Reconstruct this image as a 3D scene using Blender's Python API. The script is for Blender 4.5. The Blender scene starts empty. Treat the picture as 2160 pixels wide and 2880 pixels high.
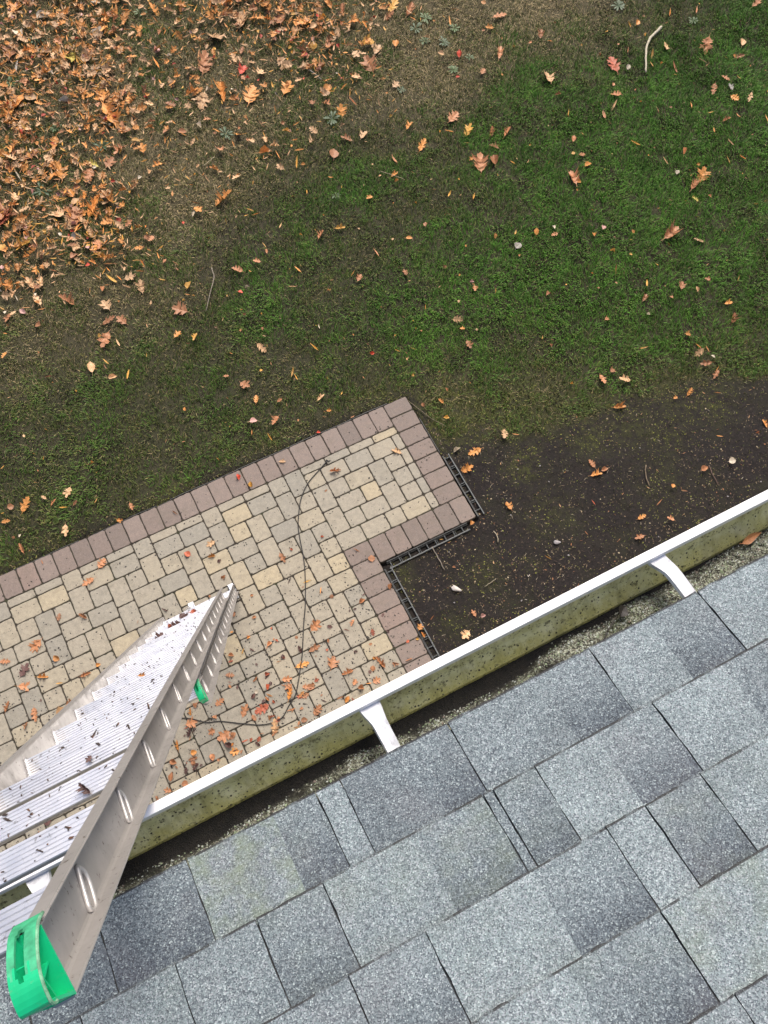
import bpy, bmesh, math, random
import numpy as np
from mathutils import Vector, Matrix
random.seed(7); rng = np.random.default_rng(11)
SC = bpy.context.scene; COL = SC.collection

# ------------------------------------------------------------------ camera
CAM = np.array([-2.19647521, -3.34618787, 7.25621565])
RX = np.array([0.88819584, -0.45839708, 0.03130928])      # camera right
RY = np.array([-0.41617722, -0.83152017, -0.36792762])    # camera down
RZ = np.array([0.19469124, 0.31376157, -0.92932718])      # camera forward
cd = bpy.data.cameras.new('camera'); cam = bpy.data.objects.new('camera', cd); COL.objects.link(cam)
cd.sensor_fit = 'VERTICAL'; cd.sensor_height = 24.0; cd.lens = 24.0*2620/2880
cd.clip_start = 0.02; cd.clip_end = 500
M = Matrix(((RX[0], -RY[0], -RZ[0], CAM[0]), (RX[1], -RY[1], -RZ[1], CAM[1]), (RX[2], -RY[2], -RZ[2], CAM[2]), (0, 0, 0, 1)))
cam.matrix_world = M
SC.camera = cam

# ------------------------------------------------------------------ world, sun, exposure
SUN_EL, SUN_AZ = math.radians(52), math.radians(35)        # overcast: a wide soft sun
w = bpy.data.worlds.new('World'); SC.world = w; w.use_nodes = True
nt = w.node_tree; nt.nodes.clear()
sky = nt.nodes.new('ShaderNodeTexSky'); sky.sky_type = 'NISHITA'; sky.sun_disc = False
sky.sun_elevation = SUN_EL; sky.sun_rotation = SUN_AZ; sky.air_density = 0.7; sky.dust_density = 4.0; sky.ozone_density = 0.6
bg = nt.nodes.new('ShaderNodeBackground'); bg.inputs[1].default_value = 0.13
wo = nt.nodes.new('ShaderNodeOutputWorld')
nt.links.new(sky.outputs[0], bg.inputs[0]); nt.links.new(bg.outputs[0], wo.inputs[0])
sl = bpy.data.lights.new('sun', 'SUN'); sl.energy = 2.0; sl.angle = math.radians(26); sl.color = (1.0, 0.93, 0.83)
so = bpy.data.objects.new('sun', sl); COL.objects.link(so)
sd = Vector((math.sin(SUN_AZ)*math.cos(SUN_EL), math.cos(SUN_AZ)*math.cos(SUN_EL), math.sin(SUN_EL)))
so.rotation_euler = sd.to_track_quat('Z', 'Y').to_euler(); so.location = (0, 0, 30)
SC.view_settings.view_transform = 'Standard'; SC.view_settings.look = 'None'
SC.view_settings.gamma = 1.0; SC.view_settings.use_curve_mapping = False
SC.view_settings.exposure = 0.55
SC.render.resolution_x = 768; SC.render.resolution_y = 1024

# ------------------------------------------------------------------ helpers
def tag(o, label=None, cat=None, group=None, kind=None):
    if label: o['label'] = label
    if cat: o['category'] = cat
    if group: o['group'] = group
    if kind: o['kind'] = kind
    return o
def empty(name, loc, label=None, cat=None, group=None, kind=None):
    o = bpy.data.objects.new(name, None); COL.objects.link(o); o.location = loc; o.empty_display_size = 0.1
    return tag(o, label, cat, group, kind)
def put(o, parent):
    if parent is not None:
        o.parent = parent
        o.matrix_parent_inverse = Matrix.Translation(-parent.location) if parent.type == 'EMPTY' else Matrix()
    return o
class MB:
    def __init__(s): s.v = []; s.f = []; s.c = []; s.m = []
    def add(s, vs, fs, col=None, mi=0):
        b = len(s.v); s.v += [tuple(p) for p in vs]
        for f in fs: s.f.append(tuple(i+b for i in f)); s.c.append(col); s.m.append(mi)
    def box(s, a, b, col=None, mi=0):
        x0, y0, z0 = a; x1, y1, z1 = b
        vs = [(x0,y0,z0),(x1,y0,z0),(x1,y1,z0),(x0,y1,z0),(x0,y0,z1),(x1,y0,z1),(x1,y1,z1),(x0,y1,z1)]
        s.add(vs, [(0,3,2,1),(4,5,6,7),(0,1,5,4),(1,2,6,5),(2,3,7,6),(3,0,4,7)], col, mi)
    def tube(s, pts, r, n=6, col=None, mi=0, taper=None, ref=None):
        pts = [Vector(p) for p in pts]; vs = []
        for i, p in enumerate(pts):
            t = (pts[min(i+1, len(pts)-1)] - pts[max(i-1, 0)]).normalized()
            a = t.orthogonal().normalized() if ref is None else (Vector(ref) - t*t.dot(Vector(ref))).normalized()
            if i == 0: a0 = a
            a = (a0 - t*a0.dot(t)).normalized(); a0 = a; b = t.cross(a)
            rr = r[i] if isinstance(r, (list, tuple)) else r
            vs += [p + a*math.cos(2*math.pi*k/n)*rr + b*math.sin(2*math.pi*k/n)*rr for k in range(n)]
        fs = [(i*n+k, i*n+(k+1) % n, (i+1)*n+(k+1) % n, (i+1)*n+k) for i in range(len(pts)-1) for k in range(n)]
        fs += [tuple(range(n))[::-1], tuple((len(pts)-1)*n+k for k in range(n))]
        s.add(vs, fs, col, mi)
    def build(s, name, mats, parent=None, smooth=False):
        me = bpy.data.meshes.new(name); me.from_pydata(s.v, [], s.f)
        if any(c is not None for c in s.c):
            ca = me.color_attributes.new('Col', 'FLOAT_COLOR', 'CORNER')
            arr = np.ones((len(me.loops), 4), np.float32); k = 0
            for f, c in zip(s.f, s.c):
                if c is not None:
                    if hasattr(c[0], '__len__'):
                        for j in range(len(f)): arr[k+j, :3] = c[j]
                    else: arr[k:k+len(f), :3] = c
                k += len(f)
            ca.data.foreach_set('color', arr.ravel())
        if not isinstance(mats, (list, tuple)): mats = [mats]
        for m in mats: me.materials.append(m)
        if len(mats) > 1: me.polygons.foreach_set('material_index', s.m)
        if smooth: me.polygons.foreach_set('use_smooth', [True]*len(me.polygons))
        me.update()
        o = bpy.data.objects.new(name, me); COL.objects.link(o)
        return put(o, parent)
def npmesh(name, V, F, mat, col=None, mi=None, parent=None, smooth=False):
    """V (n,3), F (m,k) int array; col per-vertex (n,3)"""
    me = bpy.data.meshes.new(name); n, m, k = len(V), len(F), F.shape[1]
    me.vertices.add(n); me.vertices.foreach_set('co', np.asarray(V, np.float32).ravel())
    me.loops.add(m*k); me.loops.foreach_set('vertex_index', np.asarray(F, np.int32).ravel())
    me.polygons.add(m); me.polygons.foreach_set('loop_start', np.arange(0, m*k, k, dtype=np.int32))
    me.polygons.foreach_set('loop_total', np.full(m, k, np.int32))
    if smooth: me.polygons.foreach_set('use_smooth', np.ones(m, bool))
    me.update(calc_edges=True); me.validate()
    if col is not None:
        ca = me.color_attributes.new('Col', 'FLOAT_COLOR', 'POINT')
        a = np.ones((n, 4), np.float32); a[:, :3] = col; ca.data.foreach_set('color', a.ravel())
    me.materials.append(mat)
    o = bpy.data.objects.new(name, me); COL.objects.link(o)
    return put(o, parent)

# numpy value noise
_T = rng.random((256, 256))
def vn(x, y, s=1.0, seed=0):
    x = np.asarray(x)*s + seed*17.3; y = np.asarray(y)*s + seed*9.1
    xi = np.floor(x).astype(int); yi = np.floor(y).astype(int); fx = x-xi; fy = y-yi
    fx = fx*fx*(3-2*fx); fy = fy*fy*(3-2*fy)
    g = lambda a, b: _T[a % 256, b % 256]
    return (g(xi, yi)*(1-fx)+g(xi+1, yi)*fx)*(1-fy) + (g(xi, yi+1)*(1-fx)+g(xi+1, yi+1)*fx)*fy
def fbm(x, y, s=1.0, seed=0, o=4):
    t = 0; a = 0.5; n = 0
    for i in range(o): t = t + a*vn(x, y, s*2**i, seed+i*3); n += a; a *= 0.5
    return t/n

# ------------------------------------------------------------------ material helpers
class NT:
    def __init__(s, name):
        s.m = bpy.data.materials.new(name); s.m.use_nodes = True; s.t = s.m.node_tree
        s.b = s.t.nodes['Principled BSDF']
    def n(s, typ, **kw):
        x = s.t.nodes.new(typ)
        for k, v in kw.items():
            if k[0] == '_': x.inputs[k[1:]].default_value = v
            else: setattr(x, k, v)
        return x
    def l(s, a, b): s.t.links.new(a, b)
    def set(s, **kw):
        for k, v in kw.items(): s.b.inputs[k.replace('_', ' ')].default_value = v
    def coord(s, kind='Object'):
        return s.n('ShaderNodeTexCoord').outputs[kind]
    def noise(s, scale, detail=3, rough=0.6, vec=None, dist=0.0):
        x = s.n('ShaderNodeTexNoise', _Scale=scale, _Detail=detail, _Roughness=rough, _Distortion=dist)
        if vec is not None: s.l(vec, x.inputs['Vector'])
        return x
    def vor(s, scale, vec=None, feature='F1'):
        x = s.n('ShaderNodeTexVoronoi', feature=feature); x.inputs['Scale'].default_value = scale
        if vec is not None: s.l(vec, x.inputs['Vector'])
        return x
    def ramp(s, fac, stops, interp='LINEAR'):
        r = s.n('ShaderNodeValToRGB'); e = r.color_ramp; e.interpolation = interp
        while len(e.elements) < len(stops): e.elements.new(0.5)
        for el, (p, c) in zip(e.elements, stops):
            el.position = p; el.color = (*c, 1) if hasattr(c, '__len__') else (c, c, c, 1)
        s.l(fac, r.inputs[0]); return r.outputs[0]
    def mix(s, fac, a, b, mode='MIX'):
        x = s.n('ShaderNodeMix', data_type='RGBA', blend_type=mode)
        for sock, v in ((x.inputs[0], fac), (x.inputs[6], a), (x.inputs[7], b)):
            if hasattr(v, 'is_output') or isinstance(v, bpy.types.NodeSocket): s.l(v, sock)
            elif hasattr(v, '__len__'): sock.default_value = (*v, 1)
            elif sock.type == 'RGBA': sock.default_value = (v, v, v, 1)
            else: sock.default_value = v
        return x.outputs[2]
    def bump(s, h, strength=0.3, dist=0.01):
        x = s.n('ShaderNodeBump', _Strength=strength, _Distance=dist); s.l(h, x.inputs['Height'])
        s.l(x.outputs[0], s.b.inputs['Normal']); return x
    def vcol(s):
        return s.n('ShaderNodeVertexColor', layer_name='Col').outputs[0]
    def color(s, v): s.l(v, s.b.inputs['Base Color'])
def simple(name, col, rough=0.6, metal=0.0, nscale=40, var=0.15, bump=0.1, bdist=0.002):
    t = NT(name); t.set(Roughness=rough, Metallic=metal)
    nz = t.noise(nscale, 4, 0.6, t.coord())
    c = t.ramp(nz.outputs[0], [(0.3, tuple(x*(1-var) for x in col)), (0.7, tuple(min(1, x*(1+var)) for x in col))])
    t.color(c)
    if bump: t.bump(nz.outputs[0], bump, bdist)
    return t.m
def smooth_path(P, k=4):
    out = []
    for i in range(len(P)-1):
        p0 = np.array(P[max(i-1, 0)]); p1 = np.array(P[i]); p2 = np.array(P[i+1]); p3 = np.array(P[min(i+2, len(P)-1)])
        for q in range(k):
            t = q/k; out.append(.5*((2*p1)+(-p0+p2)*t+(2*p0-5*p1+4*p2-p3)*t*t+(-p0+3*p1-3*p2+p3)*t**3))
    out.append(np.array(P[-1], float)); return out
NBLADES = 900000
IN = 0.0254*0.997
# ------------------------------------------------------------------ where the lawn is green, straw, moss or bare
def gs(x, y, L):
    t = 0
    for cx, cy, r, a in L: t = t + a*np.exp(-((x-cx)**2+(y-cy)**2)/(r*r))
    return t
GREEN = [(3.1,.35,1.3,.75),(2.26,1.55,.8,.45),(5.0,1.4,1.3,.8),(1.1,.75,.8,.55),(.38,2.2,.35,.65),(.75,2.35,.3,.4),(3.5,1.9,.8,.55),(-.6,1.15,.5,.22),
         (-1.2,.9,.8,.12),(-2.3,.95,.9,.08),(-3.2,1.0,.9,.05),(-1.35,2.85,.22,.5),(1.95,2.35,.35,.5),(2.9,2.5,.5,.4),(4.2,2.0,.5,.6),(.2,1.0,.6,.25),(2.2,.1,.8,.3),(6.5,1.5,1.5,.6)]
STRAW = [(-1.1,3.5,.9,.6),(.1,3.5,.8,.55),(1.8,3.5,.8,.5),(3.6,3.4,.9,.6),(2.6,4.0,.9,.6),(-.8,2.8,.5,.5),(-2.4,3.0,.8,.5),(-.7,5.3,1.5,.6),(1.5,5.3,1.5,.6),(3.5,4.8,1.5,.6),(-2.5,5.2,1.5,.6),(.3,-.15,.3,.25),(-2.8,2.0,.8,.35),(-1.6,2.1,.6,.4),(1.7,2.75,.6,.3)]
BARE = [(-.75,2.35,.45,.5),(-.35,2.15,.35,.5),(-1.4,1.9,.35,.3),(1.75,1.5,.28,.35),(-1.0,1.85,.3,.4),(-2.2,1.9,.4,.2),(1.35,2.85,.3,.3),(2.75,1.45,.3,.2),(3.2,-.55,.5,.4),(.9,1.55,.25,.3)]
MOSS = [(-.2,-1.75,.18,.35),(.6,-1.55,.25,.35),(1.6,-1.75,.3,.35),(-.6,-2.0,.15,.3),(.25,-.30,.30,.8),(.75,-.55,.25,.6),(1.4,-.70,.25,.5),(2.0,-.85,.3,.55),(-.15,.10,.2,.6),(-1.2,.08,.15,.5),(1.9,-1.35,.15,.5),(.39,-.33,.25,.9),(.12,-.4,.12,.8),(.5,-1.05,.10,.9),(.62,-.98,.08,.8),(.74,-.97,.06,.7),(1.25,-1.1,.18,.6),(.6,-1.12,.07,.9),(1.6,-1.15,.2,.4),(-.78,-1.46,.10,.5),(2.4,-1.25,.25,.5),(1.0,-.45,.4,.4),(2.9,-1.0,.4,.4)]
def soilmask(x, y):
    b = -0.50-0.27*np.clip(x, -1, 9) + 0.55*(fbm(x, y, 1.8, 5)-.5) + .25*(fbm(x, y, 8, 15)-.5) - 0.06*np.exp(-((x-.3)/.3)**2)
    m = np.clip((b-y)/0.16+.5, 0, 1)
    m = np.where(x < -0.9, np.clip((-1.0-y)/.1, 0, 1), m)
    e = np.clip((0.14 - y)/0.14, 0, 1)*np.where(x < .1, 1, 0)*0.75        # worn strip beside the pavers
    return np.maximum(m, e)
def fields(x, y):
    n1 = fbm(x, y, 2.2, 1); n2 = fbm(x, y, 6.0, 2); n3 = fbm(x, y, 1.1, 8)
    g = 0.33 + .92*gs(x, y, GREEN) - 0.20*gs(x, y, STRAW) + 1.1*(n1-.5) + 0.8*(n2-.5)
    so = soilmask(x, y)
    bare = np.clip(gs(x, y, BARE) + 0.9*(n3-.52) + .4*(n2-.5), 0, 1)
    g = np.clip(g, 0, 1)*(1-.9*so)
    st = np.clip(gs(x, y, STRAW)+.5*(n2-.5), 0, 1)*(1-so)
    ms = np.clip(gs(x, y, MOSS)*(0.5+n2) + np.where((x < .1) & (y > -.1), np.exp(-((y-.06)/.09)**2)*np.clip((fbm(x, y, 3, 12)-.45)*6, 0, 1)*.8, 0), 0, 1)
    return g, st, so, np.clip(bare, 0, 1)*(1-so), ms

# ------------------------------------------------------------------ ground
def m_ground():
    t = NT('earth'); t.set(Roughness=0.9)
    co = t.coord(); v = t.vcol()
    sep = t.n('ShaderNodeSeparateColor'); t.l(v, sep.inputs[0])
    n1 = t.noise(35, 6, .7, co); n2 = t.noise(160, 4, .7, co); n3 = t.noise(9, 4, .6, co)
    soil = t.ramp(n1.outputs[0], [(.25, (.004, .003, .0025)), (.5, (.013, .0085, .0075)), (.75, (.036, .024, .020))])
    soil = t.mix(t.ramp(n3.outputs[0], [(.42, 0), (.62, .75)]), soil, t.mix(.6, soil, (.012, .009, .008)))
    soil = t.mix(t.ramp(t.noise(3.2, 4, .6, co).outputs[0], [(.5, 0), (.68, .5)]), soil, (.026, .027, .009))
    soil = t.mix(t.ramp(n2.outputs[0], [(.60, 0), (.80, .3)]), soil, (.065, .047, .037))
    turf = t.ramp(n1.outputs[0], [(.25, (.010, .013, .004)), (.55, (.035, .038, .012)), (.8, (.085, .078, .030))])
    straw = t.ramp(n2.outputs[0], [(.3, (.045, .040, .018)), (.7, (.17, .140, .070))])
    moss = t.ramp(n2.outputs[0], [(.3, (.030, .035, .006)), (.7, (.085, .090, .015))])
    c = t.mix(sep.outputs[0], turf, straw)
    bare = t.ramp(n1.outputs[0], [(.3, (.050, .038, .024)), (.7, (.17, .130, .085))])
    c = t.mix(t.ramp(n3.outputs[0], [(.2, 0), (.8, .25)]), c, bare)
    c = t.mix(sep.outputs[1], c, soil)                     # g = soil
    mo = t.n('ShaderNodeMath', operation='MULTIPLY'); t.l(sep.outputs[2], mo.inputs[0]); t.l(t.ramp(t.noise(24, 4, .7, co).outputs[0], [(.42, .05), (.58, 1)]), mo.inputs[1])
    c = t.mix(mo.outputs[0], c, moss)
    t.color(c)
    hh = t.n('ShaderNodeMath', operation='ADD'); t.l(n1.outputs[0], hh.inputs[0]); t.l(n2.outputs[0], hh.inputs[1])
    t.bump(hh.outputs[0], .8, .02)
    return t.m
xs = np.concatenate([[-60, -30, -15, -10], np.arange(-7, -1.2, .04), np.arange(-1.2, 4.2, .02), np.arange(4.2, 9.001, .04), [12, 18, 30, 60]])
ys = np.concatenate([[-60, -30, -12], np.arange(-5, -2.6, .04), np.arange(-2.6, -.2, .02), np.arange(-.2, 9.001, .04), [12, 18, 30, 60]])
X, Y = np.meshgrid(xs, ys, indexing='ij'); nx, ny = X.shape
g, st, so_, ba, ms = fields(X, Y)
def gz(x, y): return soilmask(x, y)*(.016*(fbm(x, y, 11, 101)-.5)+.012*(fbm(x, y, 30, 102)-.5)) - .030 + .018*(fbm(x, y, 3, 4)-.5) + .012*(fbm(x, y, 14, 6)-.5)
inpat = ((X < 0.02) & (Y < 0.02) & (Y > -1.30)) | ((X < -0.90) & (Y < 0.02)) 
Z = gz(X, Y)
Z = np.where(inpat, -0.055, Z)
V = np.stack([X, Y, Z], -1).reshape(-1, 3)
ii, jj = np.meshgrid(np.arange(nx-1), np.arange(ny-1), indexing='ij'); a = ii*ny+jj
F = np.stack([a, a+ny, a+ny+1, a+1], -1).reshape(-1, 4)
rr = np.clip(st + .3*(ba), 0, 1); gg = np.clip(so_+ba*.55, 0, 1)
ground = npmesh('ground', V, F, m_ground(), col=np.stack([rr, gg, ms], -1).reshape(-1, 3), smooth=True)
tag(ground, kind='structure')

# ------------------------------------------------------------------ grass: real blades, one uncountable mass
def m_blade():
    t = NT('grass_blade'); t.set(Roughness=0.55)
    t.b.inputs['Specular IOR Level'].default_value = .3
    t.color(t.vcol()); return t.m
def blades(N, x0, x1, y0, y1):
    x = rng.uniform(x0, x1, N); y = rng.uniform(y0, y1, N)
    g, st, so, ba, ms = fields(x, y)
    dens = np.clip((.50 + .50*g + .45*st - .55*ba)*(-.10+2.1*fbm(x, y, 9, 33)), .05, 1)*(1-.93*so) + .02
    pat = ((x < 0.005) & (y < 0.0) & (y > -1.31)) | ((x < -0.89) & (y < 0.0)) | (y < -3.3)
    keep = (rng.random(N) < dens) & ~pat
    edge = (x < 0.03) & (y < .05)
    x, y, g, st, so, ba, ms = [q[keep] for q in (x, y, g, st, so, ba, ms)]; n = len(x)
    isst = rng.random(n) < np.clip(.22 + .34*st - .38*g + .3*so, .05, .60)
    L = np.where(isst, rng.uniform(.020, .055, n)*(1-.4*so), rng.uniform(.030, .062, n)*(0.72+.5*g))
    L *= np.where(so > .5, .6, 1)
    lean = np.where(isst, rng.uniform(.9, 1.5, n), rng.normal(.75, .3, n).clip(.1, 1.4))
    # blades comb together in patches so that the turf shows tufts
    az = 2*np.pi*fbm(x, y, 3.0, 21)*2.2 + rng.normal(0, 1.0, n)
    dx, dy = np.cos(az), np.sin(az); wd = rng.uniform(.0016, .0034, n)*np.where(isst, .8, 1.15)
    px, py = -dy*wd, dx*wd
    z0 = gz(x, y)-.004
    hz = np.cos(lean)*L; hr = np.sin(lean)*L
    P = np.zeros((n, 5, 3))
    P[:, 0] = np.stack([x-px, y-py, z0], -1); P[:, 1] = np.stack([x+px, y+py, z0], -1)
    mz = z0 + hz*.62 + .008; mr = hr*.42
    P[:, 2] = np.stack([x+dx*mr+px*.8, y+dy*mr+py*.8, mz], -1); P[:, 3] = np.stack([x+dx*mr-px*.8, y+dy*mr-py*.8, mz], -1)
    P[:, 4] = np.stack([x+dx*hr, y+dy*hr, z0+hz*.9+.006], -1)
    # own colour of each blade (green, olive, straw); it is the plant's, not the light's
    cg = np.array([.062, .088, .022])[None]*(1-g[:, None]) + np.array([.078, .195, .022])[None]*g[:, None]
    ol = np.array([.19, .165, .055]); k = np.clip(rng.normal(.42, .28, n)-.50*g+.18*st, 0, 1)[:, None]
    c = cg*(1-k)+ol*k
    cs = (np.array([.36, .28, .14])+np.array([.20, .155, .085])*np.clip(st*1.4, 0, 1)[:, None])*rng.uniform(.25, 1.15, (n, 1))
    c = np.where(isst[:, None], cs, c*rng.uniform(.40, 1.5, (n, 1))*(.62+.78*fbm(x, y, 5, 44))[:, None])
    F = np.arange(n)[:, None]*5
    return P.reshape(-1, 3), np.concatenate([F+np.array([0, 1, 2]), F+np.array([0, 2, 3]), F+np.array([3, 2, 4])]), np.repeat(c, 5, 0)
PV, PF, PC = blades(NBLADES, -5.2, 7.2, -3.2, 7.0)
grass = npmesh('grass', PV, PF, m_blade(), col=PC)
tag(grass, 'short lawn grass, green at right and thin and straw coloured toward the top left', 'grass', kind='stuff')

# crumbs of bark, seed husk and stem lying on the bare soil
def crumbs(name, pts, size, cols, mat, flat=.35):
    n = len(pts); b = np.array([[1, 0, 0], [0, 1, 0], [-1, 0, 0], [0, -1, 0], [0, 0, 1]], float)
    a = rng.uniform(0, 2*np.pi, n); l = size*rng.uniform(.5, 1.5, n); w_ = l*rng.uniform(.25, .8, n); h = l*flat*rng.uniform(.4, 1.2, n)
    P = np.zeros((n, 5, 3))
    for i in range(5):
        bx, by, bz = b[i]; bx = bx*l*rng.uniform(.7, 1.3, n); by = by*w_*rng.uniform(.7, 1.3, n)
        P[:, i] = np.stack([pts[:, 0]+bx*np.cos(a)-by*np.sin(a), pts[:, 1]+bx*np.sin(a)+by*np.cos(a), pts[:, 2]+bz*h], -1)
    F = np.arange(n)[:, None]*5
    FF = np.concatenate([F+np.array(q) for q in ([0, 1, 4], [1, 2, 4], [2, 3, 4], [3, 0, 4])])
    return npmesh(name, P.reshape(-1, 3), FF, mat, col=np.repeat(cols, 5, 0))
n = 42000; x = rng.uniform(-1.0, 4.6, n); y = rng.uniform(-3.2, 0.3, n); so = soilmask(x, y)
k = (rng.random(n) < so*(fbm(x, y, 6, 95) > .42)) & ~((x < .03) & (y > -1.33)) & (x > -.86); x, y = x[k], y[k]; n = len(x)
DARK = (x, y)
n = 2600; x = rng.uniform(-.9, 4.2, n); y = rng.uniform(-2.6, -.2, n); k = (rng.random(n) < soilmask(x, y)*np.clip((fbm(x, y, 4, 131)-.42)*6, .05, 1)) & ~((x < .03) & (y > -1.33)) & (x > -.86); x, y = x[k], y[k]
mb = MB()
for a_, b_ in zip(x, y):
    t_ = rng.uniform(0, 6.28); L_ = rng.uniform(.010, .038); c_ = rng.uniform(-.5, .5); z_ = float(gz(np.array([a_]), np.array([b_]))[0])+.004; w_ = .0013
    d1 = np.array([math.cos(t_), math.sin(t_)]); d2 = np.array([math.cos(t_+c_), math.sin(t_+c_)]); P0 = np.array([a_, b_]); P1 = P0+d1*L_/2; P2 = P1+d2*L_/2; nn = np.array([-d1[1], d1[0]])*w_
    col = np.array([(.34, .26, .16), (.22, .16, .10), (.12, .075, .05), (.42, .36, .26)][rng.integers(0, 4)])*rng.uniform(.5, 1.1)
    mb.add([(*(P0-nn), z_), (*(P0+nn), z_), (*(P1+nn), z_+.003), (*(P1-nn), z_+.003), (*P2, z_+.001)], [(0, 1, 2, 3), (3, 2, 4)], tuple(col))
STEMS = mb
MV = NT('speck'); MV.set(Roughness=.8); MV.color(MV.vcol()); MV = MV.m
n = 12000; x = rng.uniform(-1.0, 4.5, n); y = rng.uniform(-3.2, 0.1, n)
so = soilmask(x, y); k = (rng.random(n) < so*np.clip((fbm(x, y, 3.2, 31)-.44)*7, .08, 1)) & ~((x < .03) & (y > -1.33)) & (x > -.86)
x, y = x[k], y[k]; n = len(x)
pal = np.array([[.30, .23, .14], [.16, .11, .07], [.40, .33, .22], [.09, .06, .045], [.13, .12, .05], [.28, .13, .06]])
cc = pal[rng.choice(6, n, p=[.2, .28, .09, .23, .13, .07])]*rng.uniform(.4, 1.15, (n, 1))
o = crumbs('soil_litter', np.stack([x, y, gz(x, y)+.002], -1), .0070, cc, MV)
o3 = STEMS.build('stem_litter', MV); tag(o3, 'short straws and root bits strewn on the bare soil', 'stem litter', kind='stuff')
x, y = DARK; n = len(x)
o2 = crumbs('soil_clods', np.stack([x, y, gz(x, y)-.004], -1), .0105, np.array([[.014, .0098, .0082]])*rng.uniform(.3, 2.6, (n, 1)), MV, .9)
tag(o2, 'dark crumbly clods of the bare soil', 'soil', kind='stuff')
tag(o, 'bark crumbs and seed husks strewn over the bare dark soil', 'soil litter', kind='stuff')

n = 60000; x = rng.uniform(-4.5, 4.5, n); y = rng.uniform(-2.6, 0.5, n)
_, _, so, _, ms = fields(x, y); k = (rng.random(n) < ms*(.15+1.2*(fbm(x, y, 9, 90) > .5))+.32*so*np.clip((fbm(x, y, 5, 91)-.50)*9, 0, 1)) & ~((x < .01) & (y < .005) & (y > -1.31)) & ~((x < -.87) & (y < .005))
x, y = x[k], y[k]; n = len(x)
cc = np.array([.20, .21, .040])*rng.uniform(.35, 1.35, (n, 1))*np.array([1, 1, 1])
o = crumbs('moss', np.stack([x, y, gz(x, y)-.001], -1), .0062, cc, MV, .9)
tag(o, 'yellow green moss cushions between the lawn and the bare soil', 'moss', kind='stuff')

# ------------------------------------------------------------------ patio
TILES = []   # (u0,v0,u1,v1,kind)
def add_t(u0, v0, u1, v1): TILES.append((u0, v0, u1, v1))
right = [(-45,9,-36,12),(-36,9,-27,12),(-27,9,-18,12),(-18,9,-9,12),(-45,12,-39,18),(-39,12,-30,18),(-30,12,-21,18),(-21,12,-12,18),
 (-45,18,-39,27),(-39,18,-33,24),(-33,18,-24,24),(-24,18,-18,27),(-18,18,-12,24),(-39,24,-30,30),(-30,24,-24,30),(-18,24,-12,30),(-24,27,-18,36),
 (-45,27,-39,36),(-39,30,-33,36),(-33,30,-24,36),(-18,30,-12,36),(-45,36,-36,42),(-36,36,-27,42),(-27,36,-21,42),(-21,36,-12,42),
 (-12,12,-9,18),(-12,18,-9,24),(-12,24,-9,30),(-12,30,-9,36),(-12,36,-9,42),(-51,9,-45,18),(-51,36,-45,42)]
for r in right: add_t(*r)
cell = [(0,0,9,6),(9,0,18,6),(6,6,12,15),(6,15,12,24),(0,6,6,12),(12,6,18,12),(0,18,6,24),(12,18,18,24),(-3,12,6,18),(12,12,21,18),(18,3,24,12),(18,18,24,27)]
for ci in range(-7, 4):
    for cj in range(-1, 6):
        for (a0, b0, a1, b1) in cell:
            u0, v0, u1, v1 = a0-99+24*ci, b0+12+24*cj, a1-99+24*ci, b1+12+24*cj
            v0c = max(v0, 9)
            if v1 <= 9.1: continue
            if v1 <= 12.1 and v0c < 12: continue
            if u0 >= -45: continue
            u1c = min(u1, -45)
            if u0 < -250 or v0 > 132: continue
            if (u0, v0) == (-51, 12) or (u0 >= -51 and 9 <= v0 < 18) or (u0 >= -51.1 and v0 == 36): continue
            if u1c-u0 < 2: continue
            add_t(u0, max(v0, 9), u1c, min(v1, 133))
for c in range(-7, 3):                                       # cut halves and squares beside the border
    b = -99+24*c
    if b >= -52: continue
    add_t(b, 9, b+9, 12); add_t(b+9, 9, b+18, 12)
BORD = [(-9, 0, 0, 6)]
for v in range(6, 42, 6): BORD.append((-9, v, 0, v+6))
for i in range(6): BORD.append((-6*(i+1), 42, -6*i, 51))
for i in range(39): BORD.append((-9-6*(i+1), 0, -9-6*i, 9))
for v in range(42, 133, 6): BORD.append((-45, v, -36, v+6))
def uv2w(u, v):
    v = v if v < .1 else (v*.967 if v <= 9 else (v-.3 if v <= 42 else v-.3))
    return u*IN, -v*IN
def m_paver(name, stops, speck):
    t = NT(name); t.set(Roughness=0.72); co = t.coord()
    v = t.vcol(); sp = t.n('ShaderNodeSeparateColor'); t.l(v, sp.inputs[0])
    base = t.ramp(sp.outputs[0], stops)
    n1 = t.noise(28, 5, .65, co); n2 = t.vor(520, co); n3 = t.noise(5, 3, .6, co); n4 = t.noise(260, 3, .7, co)
    base = t.mix(.75, base, t.ramp(n1.outputs[0], [(.25, .66), (.75, 1.25)]), 'MULTIPLY')
    base = t.mix(.8, base, t.ramp(n4.outputs[0], [(.28, .62), (.72, 1.28)]), 'MULTIPLY')
    base = t.mix(t.ramp(t.noise(11, 4, .65, co).outputs[0], [(.52, 0), (.72, .5)]), base, t.mix(.6, base, (.10, .085, .055)))
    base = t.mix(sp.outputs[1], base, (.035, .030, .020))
    base = t.mix(t.ramp(n2.outputs['Color'], [(.80, 0), (.93, .55)]), base, speck)
    base = t.mix(t.ramp(n3.outputs[0], [(.55, 0), (.85, .35)]), base, (.12, .105, .075))
    t.color(base); hh = t.n('ShaderNodeMath', operation='ADD'); t.l(n4.outputs[0], hh.inputs[0]); t.l(n1.outputs[0], hh.inputs[1])
    t.bump(hh.outputs[0], .45, .002)
    t.l(t.ramp(n1.outputs[0], [(.3, .55), (.7, .85)]), t.b.inputs['Roughness'])
    return t.m
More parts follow.
